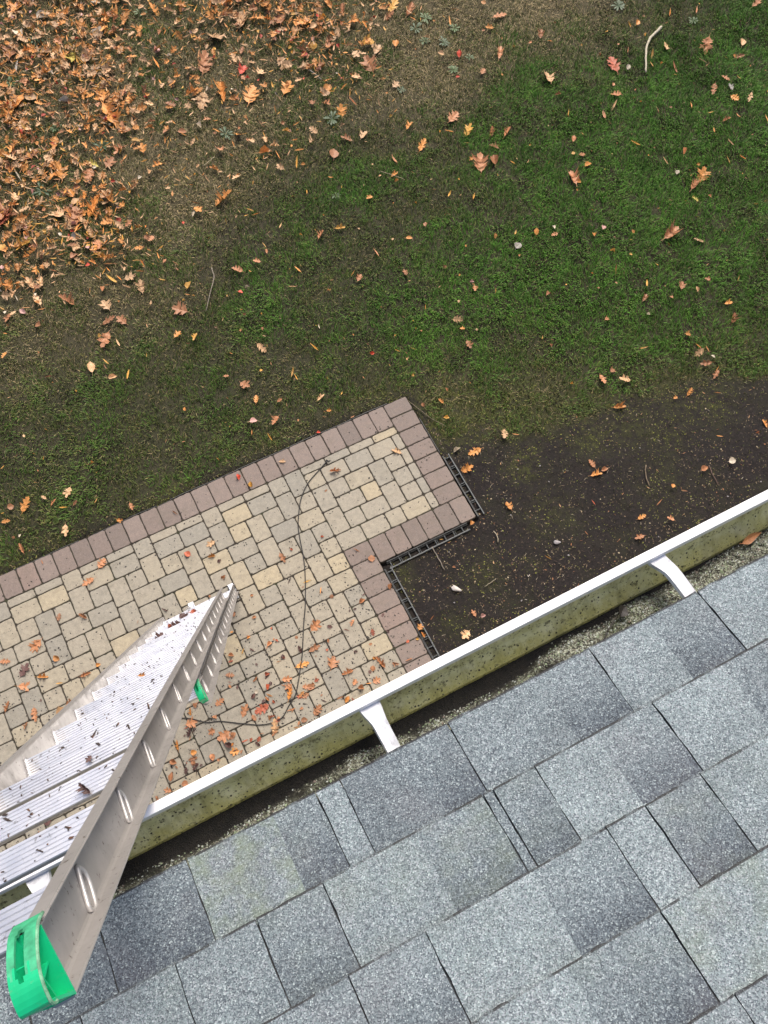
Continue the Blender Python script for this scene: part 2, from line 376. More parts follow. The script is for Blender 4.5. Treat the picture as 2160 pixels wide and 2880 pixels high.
def paver_mesh(name, tiles, mat, parent):
    mb = MB()
    for (u0, v0, u1, v1) in tiles:
        xa, ya = uv2w(u0, v1); xb, yb = uv2w(u1, v0)
        g_ = rng.uniform(.0015, .0030); xa += g_; xb -= g_; ya += g_; yb -= g_
        if xb-xa < .02 or yb-ya < .02: continue
        dz = rng.normal(0, .0012); r = min(.011, (yb-ya)*.2, (xb-xa)*.2)
        per = []
        def side(p, q, n_):
            for k in range(n_): yield (p[0]+(q[0]-p[0])*(k/n_), p[1]+(q[1]-p[1])*(k/n_))
        cs = [(xa+r, ya), (xb-r, ya), (xb, ya+r), (xb, yb-r), (xb-r, yb), (xa+r, yb), (xa, yb-r), (xa, ya+r)]
        for k in range(8): per += list(side(cs[k], cs[(k+1) % 8], 6 if k % 2 == 0 else 2))
        cx, cy = (xa+xb)/2, (ya+yb)/2; N = len(per)
        j = rng.normal(0, .0011, (N, 2)); per = [(p[0]+j[i, 0], p[1]+j[i, 1]) for i, p in enumerate(per)]
        def ring(ins, z):
            out = []
            for p in per:
                dx, dy = p[0]-cx, p[1]-cy; out.append((p[0]-math.copysign(min(ins, abs(dx)), dx)*(abs(dx) > .01), p[1]-math.copysign(min(ins, abs(dy)), dy)*(abs(dy) > .01), z))
            return out
        tx, ty = rng.normal(0, .006, 2)
        vs = ring(0, -.05)+ring(0, -.0065+dz)+ring(.0022, -.002+dz)+ring(.0062, dz)
        vs = [(p[0], p[1], p[2] + (tx*(p[0]-cx)+ty*(p[1]-cy) if p[2] > -.04 else 0)) for p in vs]
        fs = [(l*N+i, l*N+(i+1) % N, (l+1)*N+(i+1) % N, (l+1)*N+i) for l in range(3) for i in range(N)]
        fs.append(tuple(3*N+i for i in range(N)))
        tone = float(np.clip(rng.normal(.5, .27), 0, 1))
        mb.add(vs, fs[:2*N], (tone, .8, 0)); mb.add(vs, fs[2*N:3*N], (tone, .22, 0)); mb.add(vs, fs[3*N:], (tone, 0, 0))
    return mb.build(name, mat, parent)
jm = NT('joint_sand'); jm.set(Roughness=.95); jn = jm.noise(120, 5, .7, jm.coord()); jn2 = jm.noise(3, 3, .6, jm.coord())
jm.color(jm.mix(jm.ramp(jn2.outputs[0], [(.5, 0), (.7, .6)]), jm.ramp(jn.outputs[0], [(.3, (.012, .010, .008)), (.7, (.060, .048, .034))]), (.035, .045, .014)))
jm.bump(jn.outputs[0], .6, .004)
mb = MB()
E0 = -251*IN
def slab(x0, y0, x1, y1):
    nx_, ny_ = max(2, int((x1-x0)/.06)), max(2, int((y1-y0)/.06))
    X, Y = np.meshgrid(np.linspace(x0, x1, nx_), np.linspace(y0, y1, ny_), indexing='ij')
    Zs = -.0060 + .004*(fbm(X, Y, 12, 9)-.5)
    V = np.stack([X, Y, Zs], -1).reshape(-1, 3); i, j = np.meshgrid(np.arange(nx_-1), np.arange(ny_-1), indexing='ij'); a = (i*ny_+j).reshape(-1)
    mb.add(V.tolist(), np.stack([a, a+ny_, a+ny_+1, a+1], -1).tolist())
slab(-44.9*IN, -50.3*IN, -.1*IN, -.1*IN); slab(E0, -133*IN, -36.1*IN, -50.31*IN); slab(E0, -50.3*IN, -44.91*IN, -.1*IN)
patio = mb.build('patio', jm.m); tag(patio, kind='structure')
paver_mesh('border_pavers', BORD, m_paver('mauve_paver', [(0, (.175, .138, .118)), (.45, (.212, .163, .138)), (.8, (.232, .182, .155)), (1, (.245, .180, .150))], (.50, .43, .36)), patio)
paver_mesh('field_pavers', TILES, m_paver('buff_paver', [(0, (.275, .255, .210)), (.3, (.308, .280, .224)), (.6, (.338, .300, .232)), (.85, (.360, .314, .230)), (1, (.41, .345, .232))], (.62, .55, .42)), patio)

# ------------------------------------------------------------------ plastic paver edging
MP = simple('black_plastic', (.040, .042, .042), .55, 0, 90, .6, .3, .002)
MPg = simple('weathered_plastic', (.105, .112, .112), .6, 0, 90, .6, .3, .002)
def edging(A, B, side, nrib, label, z=-.004, wd=.060, cat='paver edging', tilt=0):
    A = np.array(A, float); B = np.array(B, float); d_ = (B-A)/np.linalg.norm(B-A); s_ = np.array([-d_[1], d_[0]])*side
    root = empty('paver_edging', (A[0], A[1], z), label, cat, 'plastic edging strips round the patio')
    def bar(p, q, w_, z0, z1, name, mat):
        p = np.array(p); q = np.array(q); t_ = (q-p)/np.linalg.norm(q-p); s2 = np.array([-t_[1], t_[0]])*w_/2
        K = 10; V = []; 
        for k in range(K+1):
            c = p+(q-p)*k/K; zz = .003*math.sin(k*1.9+p[0]*40)
            for sg, zc in ((-1, z0), (1, z0), (1, z1), (-1, z1)): V.append((c[0]+sg*s2[0], c[1]+sg*s2[1], zc+zz))
        fs = [(k*4+i, k*4+(i+1) % 4, k*4+4+(i+1) % 4, k*4+4+i) for k in range(K) for i in range(4)]+[(3, 2, 1, 0), (K*4, K*4+1, K*4+2, K*4+3)]
        m_ = MB(); m_.add(V, fs); return m_.build(name, mat, root)
    bar(A, B, .006, z-.045, z+.006, 'rail', MP)
    bar(A+s_*wd*.18, B+s_*wd*.18, .004, z-.04, z-.008, 'rail', MP)
    bar(A+s_*wd, B+s_*wd, .009, z-.035, z-.004, 'rail', MPg)
    Ltot = np.linalg.norm(B-A)
    for k in range(nrib):
        c = A + d_*Ltot*(k+.35+rng.uniform(-.05, .05))/nrib
        bar(c+s_*.003, c+s_*wd, .007, z-.03, z-.006, 'rib', MPg)
        if k % 2: bar(c+d_*.016+s_*.012, c+d_*.016+s_*wd*.9, .004, z-.03, z-.010, 'rib', MPg)
    return root
edging((.010, -.66), (.012, -1.285), 1, 7, 'short black plastic edging strip along the right end of the patio')
edging((-.86, -1.297), (-.10, -1.292), -1, 9, 'mossy plastic edging strip under the lower side of the patio arm, above the notch')
edging((-.905, -1.345), (-.905, -2.75), 1, 16, 'long grey plastic edging strip running down the notch to the gutter')
mb = MB()
for k in range(60):
    x0 = -3.9+k*.062
    zt = -.004 + .006*math.sin(k*.7)
    if x0 < -2.6: zt -= .012
    if k % 11 in (3, 4) and k < 34: zt -= .014
    mb.box((x0, .004, -.05), (x0+.063, .009, zt))
o = mb.build('paver_edging', MP); tag(o, 'thin black plastic edging half buried along the lawn side of the patio', 'paver edging', 'plastic edging strips round the patio')
o = MB(); o.box((.004, -.62, -.05), (.009, -.25, -.001)); o = o.build('paver_edging', MP)
tag(o, 'thin black edging lip beside the upper right end of the patio', 'paver edging', 'plastic edging strips round the patio')
# ------------------------------------------------------------------ house: roof, fascia, wall, gutter
TH = math.radians(18.435); YE, ZE = -3.2085, 5.7737; EXP = 0.127
HX0, HX1 = -9.0, 4.0
house = empty('house', (-2.0, -4.5, 0), 'house with a grey asphalt shingle roof and a white gutter along its eave', 'house')
def RP(x, s, h): return (x, YE - s*math.cos(TH) + h*math.sin(TH), ZE + s*math.sin(TH) + h*math.cos(TH))
def m_roof():
    t = NT('asphalt_shingle'); t.set(Roughness=.85); co = t.coord(); v = t.vcol()
    sep = t.n('ShaderNodeSeparateColor'); t.l(v, sep.inputs[0])
    vo = t.vor(560, co); vo2 = t.vor(330, co); n1 = t.noise(14, 4, .6, co); n2 = t.noise(900, 2, .6, co); n3 = t.noise(6, 3, .6, co)
    gr = t.n('ShaderNodeSeparateColor'); t.l(vo.outputs['Color'], gr.inputs[0])
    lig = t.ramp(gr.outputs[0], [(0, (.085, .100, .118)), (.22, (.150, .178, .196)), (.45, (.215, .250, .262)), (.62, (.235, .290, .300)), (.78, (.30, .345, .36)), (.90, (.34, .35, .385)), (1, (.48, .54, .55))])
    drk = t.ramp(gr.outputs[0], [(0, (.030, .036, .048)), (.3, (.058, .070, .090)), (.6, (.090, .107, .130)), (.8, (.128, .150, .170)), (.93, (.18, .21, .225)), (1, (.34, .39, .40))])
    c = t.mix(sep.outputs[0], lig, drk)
    c = t.mix(.5, c, t.ramp(vo2.outputs['Color'], [(0, .75), (1, 1.25)]), 'MULTIPLY')
    c = t.mix(.6, c, t.ramp(n1.outputs[0], [(.3, .80), (.7, 1.18)]), 'MULTIPLY')
    c = t.mix(t.ramp(n3.outputs[0], [(.5, 0), (.75, .22)]), c, t.mix(.5, c, (.30, .21, .22)))
    c = t.mix(1.0, c, (.975, 1.015, 1.01), 'MULTIPLY')
    alg = t.n('ShaderNodeMath', operation='MULTIPLY'); t.l(sep.outputs[1], alg.inputs[0]); t.l(t.ramp(t.noise(22, 4, .6, co).outputs[0], [(.42, 0), (.68, .75)]), alg.inputs[1])
    c = t.mix(alg.outputs[0], c, (.20, .25, .13))
    c = t.mix(sep.outputs[2], c, (.020, .016, .015))         # the cut edges, and the painted dirt and shadow line at each butt
    t.color(c)
    hh = t.n('ShaderNodeMath', operation='ADD'); t.l(vo.outputs['Distance'], hh.inputs[0]); t.l(n2.outputs[0], hh.inputs[1])
    t.bump(hh.outputs[0], .6, .0012)
    return t.m
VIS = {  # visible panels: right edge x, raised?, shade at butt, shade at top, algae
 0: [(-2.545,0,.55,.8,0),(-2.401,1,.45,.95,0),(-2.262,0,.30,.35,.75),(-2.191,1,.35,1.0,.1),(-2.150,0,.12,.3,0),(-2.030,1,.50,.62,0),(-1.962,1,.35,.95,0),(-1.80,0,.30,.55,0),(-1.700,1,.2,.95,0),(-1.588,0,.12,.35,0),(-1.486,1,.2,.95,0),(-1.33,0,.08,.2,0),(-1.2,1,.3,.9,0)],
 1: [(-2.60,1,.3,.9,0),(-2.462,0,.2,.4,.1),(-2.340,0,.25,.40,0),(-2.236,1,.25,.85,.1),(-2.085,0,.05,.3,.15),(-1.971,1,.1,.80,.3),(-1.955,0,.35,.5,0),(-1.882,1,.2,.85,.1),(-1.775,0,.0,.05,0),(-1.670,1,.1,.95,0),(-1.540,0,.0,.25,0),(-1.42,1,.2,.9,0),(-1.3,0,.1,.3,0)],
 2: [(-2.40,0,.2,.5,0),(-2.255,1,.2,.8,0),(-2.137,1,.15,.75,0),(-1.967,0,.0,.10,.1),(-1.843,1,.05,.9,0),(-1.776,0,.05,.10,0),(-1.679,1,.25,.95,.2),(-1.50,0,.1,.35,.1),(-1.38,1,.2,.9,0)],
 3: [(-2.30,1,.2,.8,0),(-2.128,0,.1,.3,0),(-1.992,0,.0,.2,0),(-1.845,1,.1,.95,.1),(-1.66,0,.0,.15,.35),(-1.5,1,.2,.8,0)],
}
LINES = {0: (-2.545,-2.401,-2.191,-2.150,-1.962,-1.700,-1.486), 1: (-2.60,-2.462,-2.340,-2.236,-1.971,-1.955,-1.882,-1.670,-1.42), 2: (-2.255,-2.137,-1.843,-1.776,-1.679,-1.38), 3: (-2.30,-2.128,-1.845,-1.5)}
def panels(i):
    out = []; vis = VIS.get(i); x = HX0; raised = 0
    if vis:
        stop = vis[0][0]-.12
    else: stop = HX1
    def rnd(x, stop):
        r = 0
        while x < stop-.01:
            w_ = rng.uniform(.07, .17); x1 = min(stop, x+w_); r = 1-r
            out.append((x, x1, r, rng.uniform(.05, .4), rng.uniform(.7, .95) if r else rng.uniform(.1, .4), 0)); x = x1
    rnd(x, stop)
    if vis:
        x = stop
        for (x1, r, a_, b_, al) in vis: out.append((x, x1, r, a_, b_, al)); x = x1
        rnd(x, HX1)
    return out
mb = MB()
NC = 34
for i in range(NC):
    hi = 0; lineL = True
    for (x0, x1, r, ca, cb, al) in panels(i):
        lineR = (round(x1, 3) in [round(q, 3) for q in LINES.get(i, ())]) or (bool(r) and not (i in VIS and VIS[i][0][0] <= x1 <= VIS[i][-1][0]))
        big = -3.2 < x0 < -.9 and i < 6
        K = 12 if big else 1
        h0 = .0058 + (.0022 if hi else 0); s0 = i*EXP + (.0012 if hi else 0); s1 = (i+1)*EXP+.008
        fr = [0, .024, .17, .34, .5, .67, .84, 1] if big else [0, .024, 1]; N = len(fr)-1
        wide = .0016 if abs(x1+1.955) < .02 and i == 1 else .0011
        xa, xb = x0+(.0009 if lineL else 0), x1-(wide if lineR else 0)
        jit = rng.normal(0, .0006, (K+1,)); jl = rng.normal(0, .0005, (N+1, 2)); jl[:, 0] *= lineL; jl[:, 1] *= lineR
        if not lineL: jit[0] = 0
        if not lineR: jit[K] = 0
        grid = []
        for a_, f_ in enumerate(fr):
            s = s0+(s1-s0)*f_
            for b_ in range(K+1):
                q = b_/K; xx = xa+(xb-xa)*q + (jl[a_, 0] if b_ == 0 else jl[a_, 1] if b_ == K else 0)
                grid.append((xx, s+(jit[b_] if a_ == 0 else 0), h0*(1-f_*.90)))
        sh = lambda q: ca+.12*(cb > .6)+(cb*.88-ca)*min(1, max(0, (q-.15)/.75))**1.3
        vs = [RP(*p) for p in grid]; W_ = K+1
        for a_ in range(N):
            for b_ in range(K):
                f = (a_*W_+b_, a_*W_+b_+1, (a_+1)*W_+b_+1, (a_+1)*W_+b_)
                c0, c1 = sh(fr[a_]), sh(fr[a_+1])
                if a_ == 0:                                       # dirt and edge shadow painted together along the lower edge of each course
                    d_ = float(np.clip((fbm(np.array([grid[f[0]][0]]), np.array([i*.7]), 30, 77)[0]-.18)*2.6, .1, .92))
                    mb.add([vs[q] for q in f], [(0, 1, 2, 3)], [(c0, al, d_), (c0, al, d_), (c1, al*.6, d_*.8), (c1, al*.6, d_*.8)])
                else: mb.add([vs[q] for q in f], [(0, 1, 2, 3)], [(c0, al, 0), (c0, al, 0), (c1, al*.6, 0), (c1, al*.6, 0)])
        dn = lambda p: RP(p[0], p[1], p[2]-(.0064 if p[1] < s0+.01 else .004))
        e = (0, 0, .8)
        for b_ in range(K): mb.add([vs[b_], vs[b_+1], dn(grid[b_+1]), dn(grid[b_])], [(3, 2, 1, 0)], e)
        for a_ in range(N):
            for b_, on in ((0, lineL), (K, lineR)):
                if not on: continue
                p, q = a_*W_+b_, (a_+1)*W_+b_
                mb.add([vs[p], vs[q], dn(grid[q]), dn(grid[p])], [(0, 1, 2, 3) if b_ == 0 else (3, 2, 1, 0)], e)
        if lineR: hi = 1-hi
        lineL = lineR
# deck below the shingles
def slabR(x0, x1, s0, s1, h0, h1):
    vs = [RP(x0, s0, h0), RP(x1, s0, h0), RP(x1, s1, h0), RP(x0, s1, h0), RP(x0, s0, h1), RP(x1, s0, h1), RP(x1, s1, h1), RP(x0, s1, h1)]
    mb.add(vs, [(0,3,2,1),(4,5,6,7),(0,1,5,4),(1,2,6,5),(2,3,7,6),(3,0,4,7)], (.6, 0, .75))
slabR(HX0, HX1, .012, NC*EXP, -.018, -.001)
slabR(HX0, HX1, NC*EXP+.002, NC*EXP+.16, -.018, .006)
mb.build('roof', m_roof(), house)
MW = simple('white_trim', (.74, .74, .73), .45, 0, 30, .06, .05)
mb = MB(); mb.box((HX0, -3.2560, 5.56), (HX1, -3.2360, 5.752)); mb.build('fascia', MW, house)
mb = MB(); mb.box((HX0, -3.55, 5.552), (HX1, -3.2575, 5.566)); mb.build('soffit', MW, house)
mb = MB(); 
for k in range(28):
    z0 = .02+k*.198
    mb.add([(HX0, -3.552, z0), (HX1, -3.552, z0), (HX1, -3.552, z0+.198), (HX0, -3.552, z0+.198), (HX0, -3.536, z0), (HX1, -3.536, z0)],
           [(4, 5, 2, 3), (0, 1, 5, 4)])
mb.box((HX0, -8.5, -.3), (HX1, -3.553, 5.55)); mb.build('wall', simple('siding', (.62, .60, .55), .6, 0, 12, .06, .05), house)

# gutter: K profile (y, z), white outside, algae stained inside
GO = [(-3.1235, 5.7380), (-3.1217, 5.7490), (-3.1207, 5.7505), (-3.1070, 5.7505), (-3.1055, 5.7490), (-3.1055, 5.7345), (-3.1080, 5.7330), (-3.1130, 5.722), (-3.1190, 5.700), (-3.1290, 5.684), (-3.1500, 5.676), (-3.1520, 5.672), (-3.1520, 5.6580), (-3.2345, 5.6580), (-3.2345, 5.7600)]
GI = [(-3.2325, 5.7600), (-3.2325, 5.6600), (-3.1570, 5.6600), (-3.1540, 5.6720), (-3.1400, 5.6860), (-3.1270, 5.7000), (-3.1200, 5.7200), (-3.1190, 5.7375)]
def m_gin():
    t = NT('gutter_inside'); t.set(Roughness=.6); co = t.coord()
    n1 = t.noise(30, 5, .65, co); n2 = t.noise(170, 3, .7, co); n3 = t.noise(7, 3, .6, co)
    sx = t.n('ShaderNodeSeparateXYZ'); t.l(co, sx.inputs[0])
    zz = t.n('ShaderNodeMapRange'); zz.inputs[1].default_value = 5.66; zz.inputs[2].default_value = 5.745; t.l(sx.outputs[2], zz.inputs[0])
    c = t.ramp(n1.outputs[0], [(.25, (.42, .42, .24)), (.5, (.68, .68, .42)), (.75, (.86, .85, .62))])
    lo = t.ramp(n2.outputs[0], [(.3, (.46, .43, .13)), (.7, (.74, .70, .30))])
    mm = t.n('ShaderNodeMath', operation='MULTIPLY_ADD'); t.l(n1.outputs[0], mm.inputs[0]); mm.inputs[1].default_value = .8; t.l(zz.outputs[0], mm.inputs[2])
    c = t.mix(t.ramp(mm.outputs[0], [(.55, .85), (.85, .08)]), c, lo)
    c = t.mix(t.ramp(n2.outputs[0], [(.60, 0), (.66, .9)]), c, (.020, .020, .012))
    c = t.mix(t.ramp(t.noise(75, 5, .75, co).outputs[0], [(.56, 0), (.64, .75)]), c, (.05, .045, .02))
    c = t.mix(t.ramp(n3.outputs[0], [(.5, 0), (.8, .30)]), c, (.34, .30, .20))
    mp = t.n('ShaderNodeMapping'); mp.inputs['Scale'].default_value = (1, .18, .18); t.l(co, mp.inputs[0]) 
    c = t.mix(t.ramp(t.noise(38, 4, .7, mp.outputs[0]).outputs[0], [(.50, 0), (.70, .5)]), c, (.22, .20, .09))
    vs_ = t.vor(150, co); sc_ = t.n('ShaderNodeSeparateColor'); t.l(vs_.outputs['Color'], sc_.inputs[0])
    m1 = t.n('ShaderNodeMath', operation='MULTIPLY'); t.l(t.ramp(vs_.outputs['Distance'], [(.22, 1), (.34, 0)]), m1.inputs[0]); t.l(t.ramp(sc_.outputs[0], [(.72, 0), (.80, 1)]), m1.inputs[1])
    c = t.mix(m1.outputs[0], c, (.03, .028, .02))
    t.color(c); t.bump(n2.outputs[0], .3, .002)
    return t.m
gutter = None
mb = MB(); n_ = len(GO); prof = GO+GI; Np = len(prof)
for x0, x1 in ((HX0, HX1),):
    vs = [(x0, y, z) for y, z in prof]+[(x1, y, z) for y, z in prof]
    for i in range(Np):
        j = (i+1) % Np
        mi = 1 if (i >= n_ and i < Np) or i == Np-1 else 0
        mb.add([vs[i], vs[j], vs[Np+j], vs[Np+i]], [(0, 1, 2, 3)], None, mi)
    for X_ in (x0, x1): mb.box((X_-.001, -3.234, 5.660), (X_+.001, -3.108, 5.748))
gp = NT('gutter_white'); gp.set(Roughness=.35); gn = gp.noise(20, 4, .6, gp.coord())
gp.color(gp.ramp(gn.outputs[0], [(.3, (.88, .88, .88)), (.7, (.92, .92, .92))]))
gutter = mb.build('gutter', [gp.m, m_gin()], house)
# end bead seen on the far lip
# hanger straps: wide at the lip, narrowing under the shingles
sm = NT('strap_white'); sm.set(Roughness=.45); sn = sm.noise(60, 5, .6, sm.coord())
sm.color(sm.ramp(sn.outputs[0], [(.3, (.42, .43, .46)), (.48, (.66, .67, .70)), (.7, (.76, .77, .80))])); sm = sm.m
def strap(xt0, xt1, xb0, xb1, lean):
    mb = MB()
    y0, y1 = -3.1190, -3.2260; K = 12; top = []; 
    for k in range(K+1):
        f = k/K; y = y0+(y1-y0)*f
        e = min(1, f/.38); e = e*e*(3-2*e)
        a = xt0+(xb0-xt0)*(.25*f+.75*e); b = xt1+(xb1-xt1)*(.25*f+.75*e)
        z = 5.7385+.014*f + .003*math.sin(f*math.pi)
        mid = (a+b)/2
        # shallow trough along the strap: raised sides
        top.append([(a, y, z-.006), (a+.0015, y, z+.001), (a+.005, y, z), (mid, y, z-.0012*math.sin(f*3.1)), (b-.005, y, z), (b-.0015, y, z+.001), (b, y, z-.006)])
    vs = [p for r in top for p in r]+[(p[0], p[1], p[2]-.0014) for r in top for p in r]
    W_ = 7; off_ = W_*(K+1); fs = []
    for k in range(K):
        for i in range(W_-1):
            q = (k*W_+i, k*W_+i+1, (k+1)*W_+i+1, (k+1)*W_+i); fs.append(q); fs.append(tuple(off_+v for v in q[::-1]))
        for i in (0, W_-1): q = (k*W_+i, (k+1)*W_+i, off_+(k+1)*W_+i, off_+k*W_+i); fs.append(q if i == 0 else q[::-1])
    for k in (0, K): fs.append(tuple(k*W_+i for i in range(W_))+tuple(off_+k*W_+i for i in range(W_-1, -1, -1)))
    mb.add(vs, fs)
    # rolled tongue gripping the lip
    mb.box((xt0+.004, y0-.001, 5.7280), (xt1-.004, y0+.0008, 5.7385))
    o = mb.build('gutter_strap', sm, gutter); return o
strap(-2.074, -2.035, -2.064, -2.040, 0); strap(-1.513, -1.478, -1.497, -1.472, 0)
for k in range(1, 12): strap(-2.074-.56*k, -2.035-.56*k, -2.064-.56*k, -2.040-.56*k, 0)
for k in range(1, 9): strap(-1.513+.56*k, -1.478+.56*k, -1.497+.56*k, -1.472+.56*k, 0)

# wet humus and granules lying in the gutter
gx_ = np.concatenate([np.arange(HX0+.02, -3.4, .02), np.arange(-3.4, -.6, .004), np.arange(-.6, HX1-.02, .02)]); gy_ = np.linspace(-3.2315, -3.1555, 28)
X, Y = np.meshgrid(gx_, gy_, indexing='ij'); f_ = (Y+3.2315)/(3.2315-3.149)
bankw = .66+.10*np.clip((X+2.2)/.5,-1,1)+.34*(fbm(X, Y*0, 5, 51)-.5)*2
bank = np.clip((bankw-f_)/.18, 0, 1)
Zg = 5.6610 + .003*fbm(X, Y, 60, 52) + bank*(.010+.016*fbm(X, Y, 45, 53)+.010*fbm(X, Y, 140, 54))
V = np.stack([X, Y, Zg], -1).reshape(-1, 3); nx_, ny_ = X.shape
ii, jj = np.meshgrid(np.arange(nx_-1), np.arange(ny_-1), indexing='ij'); a = ii*ny_+jj
F = np.stack([a, a+ny_, a+ny_+1, a+1], -1).reshape(-1, 4)
gm = NT('humus'); gm.set(Roughness=.75); co = gm.coord(); vo = gm.vor(420, co); nz = gm.noise(60, 4, .6, co); nb = gm.noise(9, 3, .6, co)
sep = gm.n('ShaderNodeSeparateColor'); gm.l(gm.vcol(), sep.inputs[0]); gs1 = gm.n('ShaderNodeSeparateColor'); gm.l(vo.outputs['Color'], gs1.inputs[0])
gran = gm.ramp(gs1.outputs[0], [(0, (.02, .018, .015)), (.3, (.08, .08, .06)), (.55, (.20, .21, .15)), (.8, (.36, .38, .29)), (1, (.56, .60, .50))])
gran = gm.mix(gm.ramp(nb.outputs[0], [(.45, 0), (.6, .6)]), gran, gm.mix(.5, gran, (.12, .15, .06)))
hum = gm.ramp(nz.outputs[0], [(.3, (.004, .0035, .003)), (.7, (.016, .013, .010))])
th = gm.n('ShaderNodeMath', operation='MULTIPLY'); gm.l(sep.outputs[0], th.inputs[0]); gm.l(gm.ramp(nz.outputs[0], [(.32, 0), (.44, 1)]), th.inputs[1])
gm.color(gm.mix(th.outputs[0], hum, gran)); gm.bump(vo.outputs['Distance'], .7, .003)
light = np.clip(.40 + 3.2*(fbm(X, Y*3, 14, 57)-.45) + .30*np.clip((X+2.3)/.6, 0, 1), 0, 1)*bank
o = npmesh('gutter_debris', V, F, gm.m, col=np.stack([light]*3, -1).reshape(-1, 3), smooth=True)
tag(o, 'black humus and shed grit banked along the bottom of the white gutter', 'debris', kind='stuff')
n = 30000; x = rng.uniform(-3.0, -1.0, n); f = rng.random(n); bw = .66+.10*np.clip((x+2.2)/.5,-1,1)+.34*(fbm(x, x*0, 5, 51)-.5)*2; k0 = f < bw+.02; k = k0
x, f = x[k], f[k]; n = len(x); y = -3.2315+f*(3.2315-3.149)
lt = np.clip(.22+3.2*(fbm(x, y*3, 14, 57)-.45)+.32*np.clip((x+2.3)/.6, 0, 1), .06, 1); k = rng.random(n) < lt; bw = bw[k0][k]; x, y, f = x[k], y[k], f[k]; n = len(x)
z = 5.661+.003*fbm(x, y, 60, 52)+np.clip((bw-f)/.18, 0, 1)*(.010+.016*fbm(x, y, 45, 53)+.010*fbm(x, y, 140, 54))
pal = np.array([[.50, .54, .50], [.32, .33, .27], [.17, .165, .13], [.28, .35, .22], [.05, .045, .04], [.26, .21, .18]])
cc = pal[rng.choice(6, n, p=[.16, .27, .2, .15, .16, .06])]*rng.uniform(.6, 1.1, (n, 1))
o = crumbs('gutter_grit', np.stack([x, y, z], -1), .0020, cc, MV, .8)
tag(o, 'pale shingle grit washed into the gutter beside the shingle edge', 'grit', kind='stuff')

# ------------------------------------------------------------------ ladder
LU = np.array([.99793199, 0, .06427869]); LN = np.array([-.0229216, .9342582, .3558599]); LD = np.array([.0600529, .3565974, -.9323261])
LF = np.array([-2.06185728, -.9547916, 0.0])
def LP(w_, n_, s_): return LF + LU*w_ + LN*n_ - LD*s_
WL = -0.372
ladder = empty('ladder', tuple(LF+LU*WL/2), 'long aluminium extension ladder leaning on the gutter, green plastic caps on its rail ends', 'ladder')
def m_alu(name, c0, c1, rough, dirt):
    t = NT(name); t.set(Metallic=.75 if 'bright' in name else .45); co = t.coord()
    n1 = t.noise(6, 5, .65, co); n2 = t.noise(90, 4, .7, co); n3 = t.noise(22, 4, .6, co)
    c = t.ramp(n1.outputs[0], [(.3, c0), (.7, c1)])
    c = t.mix(t.ramp(n3.outputs[0], [(.5, 0), (.75, .25)]), c, tuple(q*.6 for q in c0))
    c = t.mix(t.ramp(n2.outputs[0], [(.62, 0), (.68, dirt)]), c, (.10, .07, .055))
    t.color(c); t.l(t.ramp(n3.outputs[0], [(.3, rough-.08), (.7, rough+.12)]), t.b.inputs['Roughness'])
    t.bump(n2.outputs[0], .12, .0008); return t.m
MR = m_alu('dull_aluminium', (.36, .340, .325), (.48, .455, .435), .48, .85)
MT = m_alu('bright_aluminium', (.66, .67, .70), (.84, .85, .88), .34, .5)
MC = m_alu('collar_aluminium', (.50, .48, .46), (.66, .64, .62), .42, .5)
MG = NT('green_plastic'); MG.set(Roughness=.38); gz = MG.noise(25, 4, .6, MG.coord()); gz2 = MG.noise(160, 3, .7, MG.coord())
MG.color(MG.mix(MG.ramp(gz2.outputs[0], [(.62, 0), (.75, .45)]), MG.ramp(gz.outputs[0], [(.3, (.006, .42, .17)), (.7, (.008, .55, .24))]), (.16, .33, .18))); MG = MG.m
MGw = simple('scuffed_green', (.16, .36, .22), .8, 0, 120, .45, .3)
MGf = simple('faded_green', (.055, .40, .20), .65, 0, 70, .35, .3)
SB, SF = .22923736, 2.01417053
HF, HB, FL = .045, .025, .022
TD = [(.0230, -.0085), (-.0140, .0155)]      # tread line in (n, s)
def rung_profile(ridges=True):
    """closed profile (n, s): ridged tread, then the D belly underneath"""
    A, B = np.array(TD[0]), np.array(TD[-1]); d_ = (B-A)/np.linalg.norm(B-A); nn_ = np.array([-d_[1], d_[0]])
    if nn_[1] < 0: nn_ = -nn_
    Lt = np.linalg.norm(B-A); P = []; R_ = 7
    if ridges:
        for k in range(R_):
            for f, h in ((0.0, -.0024), (.18, 0), (.72, 0), (.90, -.0024)): P.append(A+d_*Lt*(k+f)/R_+nn_*h)
    else: P = [A+d_*Lt*k/6 for k in range(7)]
    for k in range(1, 10):
        a = math.pi*k/10; P.append((A+B)/2+d_*(Lt/2)*math.copysign(abs(math.cos(a))**.75, math.cos(a))-nn_*.023*math.sin(a)**.45)
    return P
RPf, RPs = rung_profile(True), rung_profile(False)
def extrude(mb, prof, N0, S0, w0, w1, cap=True, steps=1, ntop=999):
    K = len(prof); vs = []
    for q in range(steps+1):
        w_ = w0+(w1-w0)*q/steps; vs += [LP(w_, N0+p[0], S0+p[1]) for p in prof]
    fs = [(q*K+i, q*K+(i+1) % K, (q+1)*K+(i+1) % K, (q+1)*K+i) for q in range(steps) for i in range(K)]
    if cap: fs += [tuple(range(K))[::-1], tuple(steps*K+i for i in range(K))]
    mb.add(vs, [f for f in fs if len(f) != 4 or (f[0] % K) < ntop]); mb.add(vs, [f for f in fs if len(f) == 4 and (f[0] % K) >= ntop], None, 1)
def scaled(prof, k):
    c = np.mean(prof, 0); return [c+(np.array(p)-c)*k for p in prof]
def hull_ring(k, n_=28):
    """outline of the rung in polar form about its centre"""
    c = np.mean(RPs, 0); A, B = np.array(TD[0]), np.array(TD[-1]); P = scaled(RPs, k); return P
